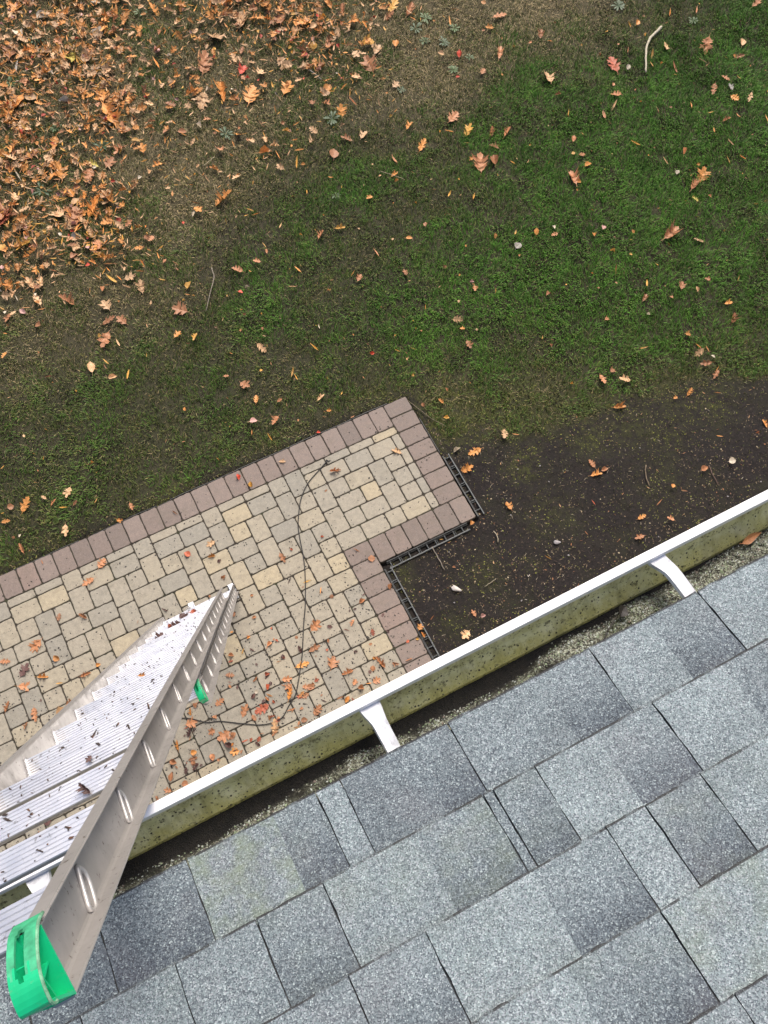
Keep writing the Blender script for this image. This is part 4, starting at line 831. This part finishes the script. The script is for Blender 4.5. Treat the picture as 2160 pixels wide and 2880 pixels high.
# ------------------------------------------------------------------ cord, sticks, stones
CORD = [(-.89,-.262),(-.976,-.302),(-1.124,-.372),(-1.238,-.471),(-1.312,-.578),(-1.372,-.69),(-1.408,-.799),(-1.447,-.945),(-1.498,-1.086),(-1.605,-1.316),(-1.693,-1.469),(-1.791,-1.653),(-1.845,-1.741),(-1.979,-1.933),(-2.073,-1.999),(-2.172,-2.061),(-2.306,-2.04),(-2.441,-1.963),(-2.586,-1.869),(-2.69,-1.824),(-2.817,-1.724),(-3.046,-1.637),(-3.3,-1.62)]
cp = smooth_path(CORD, 5)
mb = MB(); mb.tube([(p[0], p[1], .0062+.003*math.sin(i*.31)**2) for i, p in enumerate(cp)], [.0052]*5+[.0040]*(len(cp)-5), 7)
mb.tube([(-.90, -.25, .006), (-.885, -.275, .010), (-.87, -.27, .006)], .004, 6)
o = mb.build('cord', simple('black_cord', (.016, .015, .015), .6, 0, 60, .3, .2), None, True)
tag(o, 'thin black cord snaking across the buff pavers past the ladder foot', 'cord')
mb = MB(); c2 = smooth_path([(-1.40, -.73), (-1.425, -.85), (-1.44, -.93), (-1.475, -1.03), (-1.56, -1.2)], 5)
def stick(P, r0, r1, z, label, col, cat='stick', grp=None):
    pts = smooth_path(P, 4); n = len(pts); mb = MB()
    ph = rng.uniform(0, 6)
    mb.tube([(p[0]+.002*math.sin(i*1.7+ph), p[1]+.002*math.cos(i*2.3+ph), z+.003*math.sin(i*.9+ph)) for i, p in enumerate(pts)],
            [r0+(r1-r0)*i/(n-1) for i in range(n)], 6)
    o = mb.build('stick' if cat == 'stick' else 'twig', simple('bark', col, .8, 0, 70, .35, .4), None, True); return tag(o, label, cat, grp)
stick([(4.016,2.251),(4.116,2.408),(4.214,2.542),(4.326,2.634),(4.449,2.686),(4.511,2.713)], .010, .016, .022, 'pale curved stick lying on the green lawn at upper right', (.50, .44, .32))
stick([(-.993,1.979),(-1.017,1.867),(-1.095,1.757),(-1.227,1.567)], .006, .003, .014, 'thin crooked grey twig on the lawn above the red leaf border', (.26, .22, .17), 'twig')
stick([(-.463,-1.348),(-.46,-1.416),(-.461,-1.491),(-.464,-1.564)], .005, .004, -.012, 'grey twig on the bare soil just below the mossy edging strip', (.22, .19, .15), 'twig')
stick([(.069,-1.452),(.073,-1.504),(.054,-1.554)], .0045, .004, -.012, 'short pale bent twig on the soil below the patio end', (.36, .31, .22), 'twig')
stick([(.861,3.793),(.898,3.705),(.928,3.605)], .006, .004, .02, 'straight grey twig among the dead leaves at the top of the lawn', (.24, .21, .18), 'twig')
stick([(-.237,-1.843),(-.185,-1.836),(-.123,-1.826)], .003, .003, -.012, 'tiny pale twig on the dark soil near the gutter', (.28, .24, .17), 'twig')
stick([(2.05,-1.766),(2.027,-1.843),(2.017,-1.956)], .005, .003, -.012, 'dark reddish twig on the soil near the gutter at far right', (.14, .09, .07), 'twig')
stick([(1.55,-1.52),(1.50,-1.60),(1.47,-1.70)], .006, .004, -.012, 'forked brown twig on the soil at right, beside pale husks', (.16, .12, .08), 'twig')
stick([(.93,2.3),(1.0,2.22),(1.1,2.1)], .003, .003, .02, 'fine straw coloured stem across the middle of the lawn', (.34, .28, .17), 'twig')
stick([(-.45,3.16),(-.60,3.1)], .003, .003, .02, 'short straw stem on the worn lawn', (.38, .32, .2), 'twig')
stick([(.18,-.42),(.10,-.30),(.02,-.10),(-.05,.02)], .003, .002, -.006, 'dry root curling past the outer corner of the patio', (.20, .16, .11), 'twig')
# twig in the gutter
mb = MB(); mb.tube([(-1.655, -3.2080, 5.7120), (-1.632, -3.1930, 5.7060), (-1.608, -3.1790, 5.7010), (-1.588, -3.1700, 5.6980)], [.0016, .0014, .0014, .001], 6)
mb.tube([(-1.630, -3.1920, 5.7065), (-1.622, -3.180, 5.7065)], .0008, 5)
o = mb.build('twig', simple('wet_bark', (.018, .014, .012), .5, 0, 200, .3, .3), None, True); tag(o, 'thin wet black twig lying in the gutter between the two straps', 'twig')
def stone(name, c, sx, sy, sz, rot, mat, label, cat, grp=None):
    bm = bmesh.new(); bmesh.ops.create_icosphere(bm, subdivisions=3, radius=1)
    for v in bm.verts:
        p = v.co; k = 1+.16*(vn(np.array([p.x*1.3+c[0]*7]), np.array([p.y*1.3+p.z+c[1]*5]), 1.5, 3)[0]-.5)*2
        v.co = Vector((p.x*sx*k*(1+.25*p.x*.6), p.y*sy*k*(1-.28*p.x), p.z*sz*k))
    me = bpy.data.meshes.new(name); bm.to_mesh(me); bm.free(); me.materials.append(mat); me.polygons.foreach_set('use_smooth', [True]*len(me.polygons))
    o = bpy.data.objects.new(name, me); COL.objects.link(o); o.location = c; o.rotation_euler.z = rot; return tag(o, label, cat, grp)
PS = simple('pale_stone', (.56, .51, .47), .7, 0, 60, .15, .3); GSn = simple('grey_stone', (.30, .28, .28), .7, 0, 60, .2, .3)
stone('stone', (-.458, -1.750, -.014), .042, .021, .016, -.82, PS, 'pale pinkish tapered stone on the dark soil inside the patio notch', 'stone')
stone('stone', (.493, -1.778, -.016), .030, .018, .014, -.5, GSn, 'oval grey stone on the bare soil right of the notch', 'stone')
for k in range(14):
    x, y = rng.uniform(-.7, 3.2), rng.uniform(-2.2, -.9)
    if x < .1 and y > -1.36: continue
    if y > -.52-.27*x-.25: continue
    stone('pebble', (x, y, -.020), rng.uniform(.005, .010), rng.uniform(.004, .007), .004, rng.uniform(0, 6), GSn, 'small grey pebble on the bare dark soil near the gutter', 'pebble', 'pebbles on the bare soil')
# gutter leaf and leaf knot
# ------------------------------------------------------------------ leaves
LC = {'o': ('orange-brown', (.70, .305, .080)), 'b': ('rust-brown', (.47, .21, .095)), 't': ('tan', (.68, .42, .22)), 'y': ('golden yellow', (.66, .36, .075)),
      'Y': ('greenish yellow', (.52, .43, .09)), 'p': ('pale cream', (.66, .56, .42)), 'k': ('pinkish', (.60, .34, .29)), 'R': ('red', (.58, .085, .045)),
      'g': ('greyish', (.40, .36, .31)), 'd': ('dark brown', (.13, .065, .055)), 'w': ('black', (.018, .014, .012)), 'c': ('reddish orange', (.45, .115, .055))}
LM = {}
for k_, (nm, c) in LC.items():
    t = NT('leaf_'+nm.replace(' ', '_').replace('-', '_')); t.set(Roughness=.55); co = t.coord(); nz = t.noise(14, 4, .6, co); n2 = t.noise(60, 3, .6, co)
    inf = t.n('ShaderNodeObjectInfo'); 
    cc = t.ramp(nz.outputs[0], [(.3, tuple(q*.70 for q in c)), (.6, c), (.8, tuple(min(1, q*1.25) for q in c))])
    cc = t.mix(t.ramp(n2.outputs[0], [(.60, 0), (.72, .4)]), cc, tuple(q*.4 for q in c))
    rv = t.ramp(inf.outputs['Random'], [(0, .72), (1, 1.22)])
    cc = t.mix(1.0, cc, rv, 'MULTIPLY'); t.color(cc); t.bump(nz.outputs[0], .2, .003); LM[k_] = t.m
def leaf_mesh(kind, seed, curl):
    """unit leaf along +x from stalk to tip, thin, curled; returns verts, faces"""
    r = np.random.default_rng(seed)
    if kind == 'o':
        n_l = r.integers(2, 4); half = [(0.0, .012), (.07, .03)]
        B = [(.10, .26), (.30, .40), (.55, .33)] if n_l == 3 else [(.14, .36), (.44, .40)]
        for (t0, w_) in B:
            w_ *= r.uniform(.85, 1.15); st = .22 if n_l == 3 else .30
            half += [(t0, .13), (t0+st*.30, w_*.62), (t0+st*.42, w_*.95), (t0+st*.62, w_*.74), (t0+st*.95, w_*1.05), (t0+st*.90, w_*.60), (t0+st*.92, .13)]
        half += [(.84, .14), (.90, .15), (.93, .07)]
        half += [(1.0, .0)]
    elif kind == 'n':
        half = [(q, .105*math.sin(math.pi*min(1, q*1.02))**.8*(1.2-.5*q)+.004) for q in np.linspace(0, .98, 9)]+[(1, 0)]
    else:
        half = [(0, .01), (.12, .014)]+[(.12+.85*q, .40*math.sin(math.pi*q**.85)**.75+.004) for q in np.linspace(.04, .95, 10)]+[(1, 0)]
    vs = []; fs = []; n = len(half); 
    asym = r.uniform(.9, 1.1)
    for sg in (1, -1):
        b = len(vs)
        for i, (t_, w_) in enumerate(half):
            ww = w_*(asym if sg > 0 else 2-asym)*r.uniform(.92, 1.08)
            tm = t_ - ww*.25 if kind == 'o' else t_
            vs.append((max(0, min(1, tm)), 0, 0)); vs.append((t_, sg*ww*.55, 0)); vs.append((t_, sg*ww, 0))
        for i in range(n-1):
            for j in (0, 1):
                q = (b+3*i+j, b+3*i+3+j, b+3*i+4+j, b+3*i+1+j); fs.append(q if sg < 0 else q[::-1])
    V = np.array(vs, float); V[:, 0] -= .5
    ca, cb, cc = curl
    z = ca*(V[:, 1]**2)*2.2 + cb*(V[:, 0]**2) + cc*V[:, 0]*V[:, 1] + .035*np.sin(V[:, 0]*17+seed)*np.abs(V[:, 1])*2 + .02*np.sin(V[:, 1]*23+seed*2)
    V[:, 2] = z-(z.min() if kind != 'x' else 0)
    if abs(ca) > 1: V[:, 1] *= .72
    # stalk
    st = [(-.5, 0, z[0]-z.min()), (-.58, .01, .02), (-.66, .035, .015)] if kind != 'n' else [(-.5, 0, z[0]-z.min()), (-.56, .01, .02)]
    b = len(V); Vl = V.tolist()
    for p in st: Vl += [[p[0], p[1]-.008, p[2]], [p[0], p[1]+.008, p[2]]]
    for i in range(len(st)-1): fs.append((b+2*i, b+2*i+2, b+2*i+3, b+2*i+1))
    return Vl, fs
LMESH = {}
for kind in 'orn':
    LMESH[kind] = []
    for k in range(6 if kind == 'o' else 4):
        r = np.random.default_rng(100+k*7+ord(kind)); crl = (r.uniform(.2, .9) if k % 3 else r.uniform(1.0, 1.6), r.uniform(-.1, .35), r.uniform(-.4, .4))
        if kind == 'n': crl = (r.uniform(0, 4), r.uniform(.1, .6), r.uniform(-.5, .5))
        V, F = leaf_mesh(kind, 31*k+ord(kind), crl); me = bpy.data.meshes.new('leaf'); me.from_pydata(V, [], F); me.materials.append(LM['o'])
        me.polygons.foreach_set('use_smooth', [True]*len(me.polygons)); me.update(); LMESH[kind].append(me)
DATA = [q.split() for q in LEAFDATA.split(';')]
DATA = [(float(a), float(b), float(c), float(d_), e, f) for a, b, c, d_, e, f in DATA]
DATA.sort(key=lambda q: -q[2]*(1 if q[4] != 'n' else .6))
LAND = [(4.25, 2.56, 'the pale curved stick'), (0, 0, 'the outer patio corner'), (-.93, -1.31, 'the inner notch corner'), (-2.06, -.98, 'the ladder foot'), (-.458, -1.75, 'the pale stone in the notch'),
        (-1.1, 1.77, 'the crooked grey twig'), (-.89, -.262, 'the top end of the black cord'), (0.0, -1.29, 'the lower patio end'), (2.32, 3.54, 'the rosette weeds at the top'), (.493, -1.778, 'the oval grey stone'),
        (-1.39, 3.78, 'the dark weed in the leaf drift'), (.81, 3.12, 'the blue green weed'), (.9, 3.7, 'the straight grey twig'), (-1.63, 6.06, 'the top left corner of the photo'), (-3.6, .3, 'where the patio leaves the photo at left'), (2.2, -1.93, 'where the gutter meets the right photo edge'), (5.8, 2.57, 'the top right corner of the photo'), (3.86, -.13, 'the mossy soil at the right edge'), (1.0, .8, 'the dense turf in mid lawn'), (-2.17, -2.06, 'the bend of the black cord')]
def px(p):
    d_ = np.array([p[0], p[1], 0.0])-CAM; z_ = d_@RZ; return np.array([d_@RX/z_, d_@RY/z_])
def on_patio(x, y): return ((x < 0.0) & (y < 0.0) & (y > -1.29)) or ((x < -.91) & (y < 0))
seen = {}
def leaf_label(x, y, s, kind, c):
    li = sorted(LAND, key=lambda L: (L[0]-x)**2+(L[1]-y)**2)
    k = {'o': 'oak leaf', 'r': 'rounded leaf', 'n': 'narrow leaf'}[kind]; col_ = LC[c][0]
    surf = 'on the pavers' if on_patio(x, y) else ('on bare soil' if soilmask(np.array([x]), np.array([y]))[0] > .6 else 'on the lawn')
    size = 'large ' if s > .135 and kind == 'o' else ('small ' if s < .06 else '')
    for L in li[:3]:
        dd = px((x, y))-px(L); dist = math.hypot(L[0]-x, L[1]-y)
        an = math.degrees(math.atan2(-dd[1], dd[0])) % 360
        dr = ['right of', 'above right of', 'above', 'above left of', 'left of', 'below left of', 'below', 'below right of'][int((an+22.5)//45) % 8]
        ds = '%d cm' % (round(dist*100/5)*5) if dist > .1 else 'just'
        lab = f'{size}{col_} {k} {surf}, {ds} {dr} {L[2]}'
        if lab not in seen or L is li[2]: break
    seen[lab] = seen.get(lab, 0)+1
    return ' '.join(lab.split()[:16])
def place_leaf(q, i, z=None, tilt=None, label=None):
    x, y, s, a, kind, c = q
    me = LMESH[kind][i % len(LMESH[kind])]
    o = bpy.data.objects.new('leaf' if kind != 'o' else 'oak_leaf', me); COL.objects.link(o)
    o.material_slots[0].link = 'OBJECT'; o.material_slots[0].material = LM[c]
    pat = on_patio(x, y)
    if z is None: z = .0035 if pat else (-.020 if soilmask(np.array([x]), np.array([y]))[0] > .6 else .004+.006*rng.random())
    s = s*(1.03 if kind == 'o' else 1.0)
    o.location = (x, y, z); tl = (.10 if pat else .22) if tilt is None else tilt
    flip = rng.random() < .35
    o.rotation_euler = (rng.normal(0, tl), rng.normal(0, tl), math.radians(a)+(math.pi if kind == 'o' and rng.random() < .3 else 0))
    wd = rng.uniform(.62, 1.12); o.scale = (s, s*wd, s*rng.uniform(.6, 1.1))
    return o
NIND = 285; LEFT = []
for i, q in enumerate(DATA):
    if i < NIND:
        o = place_leaf(q, i)
        o['label'] = leaf_label(q[0], q[1], q[2], q[4], q[5]); o['category'] = 'leaf'; o['group'] = 'fallen autumn leaves'
    else: LEFT.append(q)
# leaves off the ground
def special(loc, rot, s, kind, c, label, i=0, sy=1):
    me = LMESH[kind][i]; o = bpy.data.objects.new('leaf' if kind != 'o' else 'oak_leaf', me); COL.objects.link(o); o.material_slots[0].link = 'OBJECT'; o.material_slots[0].material = LM[c]
    o.location = loc; o.rotation_euler = rot; o.scale = (s, s*sy, s); return tag(o, label, 'leaf', 'fallen autumn leaves')
special((-1.298, -3.160, 5.692), (.5, .15, 0.05), .050, 'n', 'b', 'brown curled leaf standing in the gutter at the right edge of the photo', 1, 2.2)
special((-1.585, -3.172, 5.699), (.3, .3, .6), .028, 'r', 'w', 'sodden black leaf on the grit in the gutter, at the twig end', 2)
for k, (sk, w_, tone, sz) in enumerate([(3.6, -.11, 'd', .030), (13, -.16, 'd', .018), (1.1, -.21, 'd', .09), (0.9, -.15, 'c', .07), (1.35, -.27, 'c', .06), (1.8, -.24, 'd', .07), (6.5, -.2, 'o', .03), (1.5, -.3, 'd', .06)]):
    if sk in (3.6, 13): N0, S0, kk = .085, SF, {3.6: 13, 13: 12}[sk]
    elif sk == 6.5: N0, S0, kk = .085, SF, 8
    else: N0, S0, kk = .085, SF, min(3, int(k/2))
    P = LP(w_, N0+.002, S0+.3048*kk+.012)
    special(tuple(P), (rng.normal(0, .2), rng.normal(0, .2), rng.uniform(0, 6)), sz, 'o', tone, ['black crumpled leaf scrap on the second bright rung from the top, by the right rail', 'tiny dark leaf scrap on a ladder rung near the top', 'dark wet leaf draped over a low ladder rung, left of the rail', 'reddish leaf scrap low on the ladder rungs', 'reddish brown leaf bit caught low on the ladder', 'dark leaf bit on the lower ladder rungs by the left rail', 'small orange leaf scrap on the ladder rungs halfway up', 'black leaf crumb low on the ladder by the left rail'][k], k % 6)

# the uncountable rest: one mass of litter (drifts at the top left, loose straws of leaf elsewhere)
DRIFT = [(-1.47,5.43,.75,1.6),(-1.32,4.3,.45,1.5),(-2.2,3.75,.5,1.3),(-1.93,3.15,.45,1.0),(-1.75,2.7,.30,1.1),(.62,4.80,.55,1.3),(1.1,4.35,.45,.9),(-2.6,2.7,.35,.6),(-.6,4.6,.8,.16),(-2.3,5.0,.8,1.2),(0,6.6,1.1,1.3),(2.4,4.8,.7,.5),(-1.45,2.4,.2,.6),(-3.3,3.6,.7,1.0),(-.2,3.6,.9,.22),(1.2,3.7,.5,.3),(-1.1,5.0,.3,.9)]
Vs = []; Fs = []; Cs = []; nb_ = 0
def add_litter(x, y, s, a, kind, c, z, tilt):
    global nb_
    me = LMESH[kind][rng.integers(0, len(LMESH[kind]))]
    co = np.empty(len(me.vertices)*3, np.float32); me.vertices.foreach_get('co', co); co = co.reshape(-1, 3)*s
    co = co*np.array([1, rng.uniform(.7, 1.2), rng.uniform(.6, 1.4)])
    rx, ry = rng.normal(0, tilt, 2); R_ = np.array((Matrix.Rotation(a, 3, 'Z')@Matrix.Rotation(rx, 3, 'X')@Matrix.Rotation(ry, 3, 'Y')))
    co = co@R_.T+np.array([x, y, z+.5*s*abs(rx)*.4])
    Vs.append(co); col = np.array(LC[c][1])*rng.uniform(.55, 1.15); Cs.append(np.repeat(col[None], len(co), 0))
    for p in me.polygons: Fs.append(tuple(v+nb_ for v in p.vertices))
    nb_ += len(co)
for q in LEFT: add_litter(q[0], q[1], q[2], math.radians(q[3]), q[4], q[5], .004 if on_patio(q[0], q[1]) else .008, .25)
n = 30000; x = rng.uniform(-4.2, 4.5, n); y = rng.uniform(1.9, 7.0, n); dn = gs(x, y, DRIFT)*(.35+1.5*np.clip(fbm(x, y, 2.6, 71)-.28, 0, 1)); k = rng.random(n) < dn*1.1
for xx, yy, dd in zip(x[k], y[k], dn[k]):
    u_ = rng.random()
    if u_ < .76: add_litter(xx, yy, rng.uniform(.035, .085), rng.uniform(0, 6.3), 'n', rng.choice(list('otyotyt')), rng.uniform(.008, .032), .4)
    elif u_ < .93: add_litter(xx, yy, rng.uniform(.05, .115), rng.uniform(0, 6.3), 'o', rng.choice(list('oootbtt')), rng.uniform(.008, .030), .3)
    else: add_litter(xx, yy, rng.uniform(.03, .06), rng.uniform(0, 6.3), 'r', rng.choice(list('obtpykR')), rng.uniform(.006, .024), .3)
for _ in range(950):                                             # bits over the rest of the lawn
    xx, yy = rng.uniform(-4.2, 6.2), rng.uniform(-.2, 4.5)
    if on_patio(xx, yy): continue
    if rng.random() < .72: add_litter(xx, yy, rng.uniform(.016, .045), rng.uniform(0, 6.3), rng.choice(['n', 'n', 'r']), rng.choice(list('oytbby')), rng.uniform(.004, .016), .4)
for _ in range(150):
    xx, yy = rng.uniform(-.8, 4), rng.uniform(-2.4, -.8)
    if on_patio(xx, yy) or xx < -.86 and yy < -1.3 or (xx < .03 and yy > -1.34): continue
    add_litter(xx, yy, rng.uniform(.015, .035), rng.uniform(0, 6.3), 'n', rng.choice(list('tbgbt')), -.02, .3)
for _ in range(170):
    xx, yy = rng.normal(-2.35, .65), rng.normal(-1.95, .32)
    if xx > -.95 or xx < -4.4 or yy > -.6: continue
    add_litter(xx, yy, rng.uniform(.015, .075), rng.uniform(0, 6.3), rng.choice(['o', 'r', 'n', 'o']), rng.choice(list('bddbbcd')), .003, .18)
for _ in range(130):                                             # wet scraps on the pavers, thicker toward the house
    xx, yy = rng.uniform(-4.6, -.95), -3.3*rng.random()**.55
    add_litter(xx, yy, rng.uniform(.018, .07), rng.uniform(0, 6.3), rng.choice(['o', 'r', 'n']), rng.choice(list('bdbobc')), .003, .12)
me = bpy.data.meshes.new('leaf_litter'); me.from_pydata(np.concatenate(Vs).tolist(), [], Fs)
ca = me.color_attributes.new('Col', 'FLOAT_COLOR', 'POINT'); a4 = np.ones((nb_, 4), np.float32); a4[:, :3] = np.concatenate(Cs); ca.data.foreach_set('color', a4.ravel())
tm = NT('litter_leaf'); tm.set(Roughness=.55); nz = tm.noise(40, 3, .6, tm.coord()); tm.color(tm.mix(.8, tm.vcol(), tm.ramp(nz.outputs[0], [(.3, .65), (.7, 1.25)]), 'MULTIPLY')); me.materials.append(tm.m)
me.polygons.foreach_set('use_smooth', [True]*len(me.polygons)); me.update()
o = bpy.data.objects.new('leaf_litter', me); COL.objects.link(o); tag(o, 'drifts of small dry orange leaves piled over the upper left lawn', 'leaf litter', kind='stuff')
# black crumbs on the pavers
n = 11000; x = rng.uniform(-5, -.02, n); y = -3.3*rng.random(n)**.75; k = np.array([on_patio(a_, b_) for a_, b_ in zip(x, y)]) & (rng.random(n) < np.clip(.22+.40*(-y)*(x < -1) + .10, 0, 1)*(.4+1.2*fbm(x, y, 2.5, 61)))
x, y = x[k], y[k]; n = len(x)
o = crumbs('patio_crumbs', np.stack([x, y, np.full(n, .0008)], -1), .0068, np.array([[.022, .018, .017]])*rng.uniform(.6, 1.8, (n, 1)), MV, .25)
tag(o, 'black crumbs of rotted leaf scattered over the pavers', 'debris', kind='stuff')

# ------------------------------------------------------------------ weeds
WM = []
for nm, c in (('weed_green', (.050, .095, .022)), ('weed_bluegreen', (.045, .085, .030)), ('weed_bright', (.075, .13, .035))):
    WM.append(simple(nm, c, .5, 0, 25, .3, .1))
def rosette(seed, n_):
    r = np.random.default_rng(seed); mb = MB()
    for k in range(n_):
        a = 2*math.pi*k/n_+r.uniform(-.3, .3); L_ = r.uniform(.6, 1.0); el = r.uniform(.1, .6); P = []
        prof = [(0, .02), (.25, .03), (.45, .08), (.62, .09), (.72, .12), (.88, .08), (1, .0)]
        rows = []
        for t_, w_ in prof:
            rr = t_*L_; z = math.sin(el)*rr-.5*rr*rr*.6; rows.append([(rr*math.cos(a)-s_*w_*math.sin(a), rr*math.sin(a)+s_*w_*math.cos(a), z+abs(s_)*w_*.35) for s_ in (-1, 0, 1)])
        vs = [p for q in rows for p in q]; fs = []
        for i in range(len(prof)-1):
            for j in (0, 1): fs.append((i*3+j, i*3+j+1, i*3+4+j, i*3+3+j))
        mb.add(vs, fs)
    return mb
WEEDS = [(2.143,3.847,.14,1,'broad blue green weed, left one of the cluster at top centre'),(2.318,3.93,.13,2,'light green weed at the top of the cluster near the photo top'),(2.147,3.645,.10,0,'green weed below the broad one near the pale brown leaf'),(2.326,3.542,.12,1,'blue green rosette weed just above the pale brown round leaf'),
 (2.521,3.669,.11,2,'leafy weed at the right end of the cluster at top centre'),(2.228,3.162,.10,2,'bright green weed above the small red leaf'),(1.616,3.157,.09,1,'small round weed beside a tan oak leaf right of centre top'),(2.466,3.243,.08,0,'faint green weed under the weed cluster'),
 (.809,3.119,.15,1,'blue green weed under the rust brown leaves near the straight grey twig'),(-.228,3.401,.13,1,'low blue green weed on the worn left lawn'),(-1.481,5.388,.15,0,'round leaved green weed in the leaf drift at far top left'),(-1.911,4.935,.12,2,'bright weed at the left photo edge in the leaves'),
 (-1.387,3.78,.14,1,'dark green weed in the leaf drift below the pale stone'),(-2.094,3.516,.15,1,'dark weed at left among orange leaves'),(-.373,5.281,.12,2,'bright green weed at the top edge left of centre'),(-1.709,4.197,.11,2,'pale silvery weed in the left leaf drift'),(4.297,3.206,.14,1,'grey green weed at the top edge right of centre'),(4.918,2.67,.10,0,'small weed above the upper right green turf'),(.42,2.24,.08,0,'dark clover tuft in mid lawn')]
for i, (x, y, s, mi, lab) in enumerate(WEEDS):
    o = rosette(40+i, 9+i % 6).build('weed', WM[mi], None, True); o.location = (x, y, -.012); o.scale = (s*.72, s*.72, s*.7); tag(o, lab, 'weed', 'broad leaved weeds in the lawn')
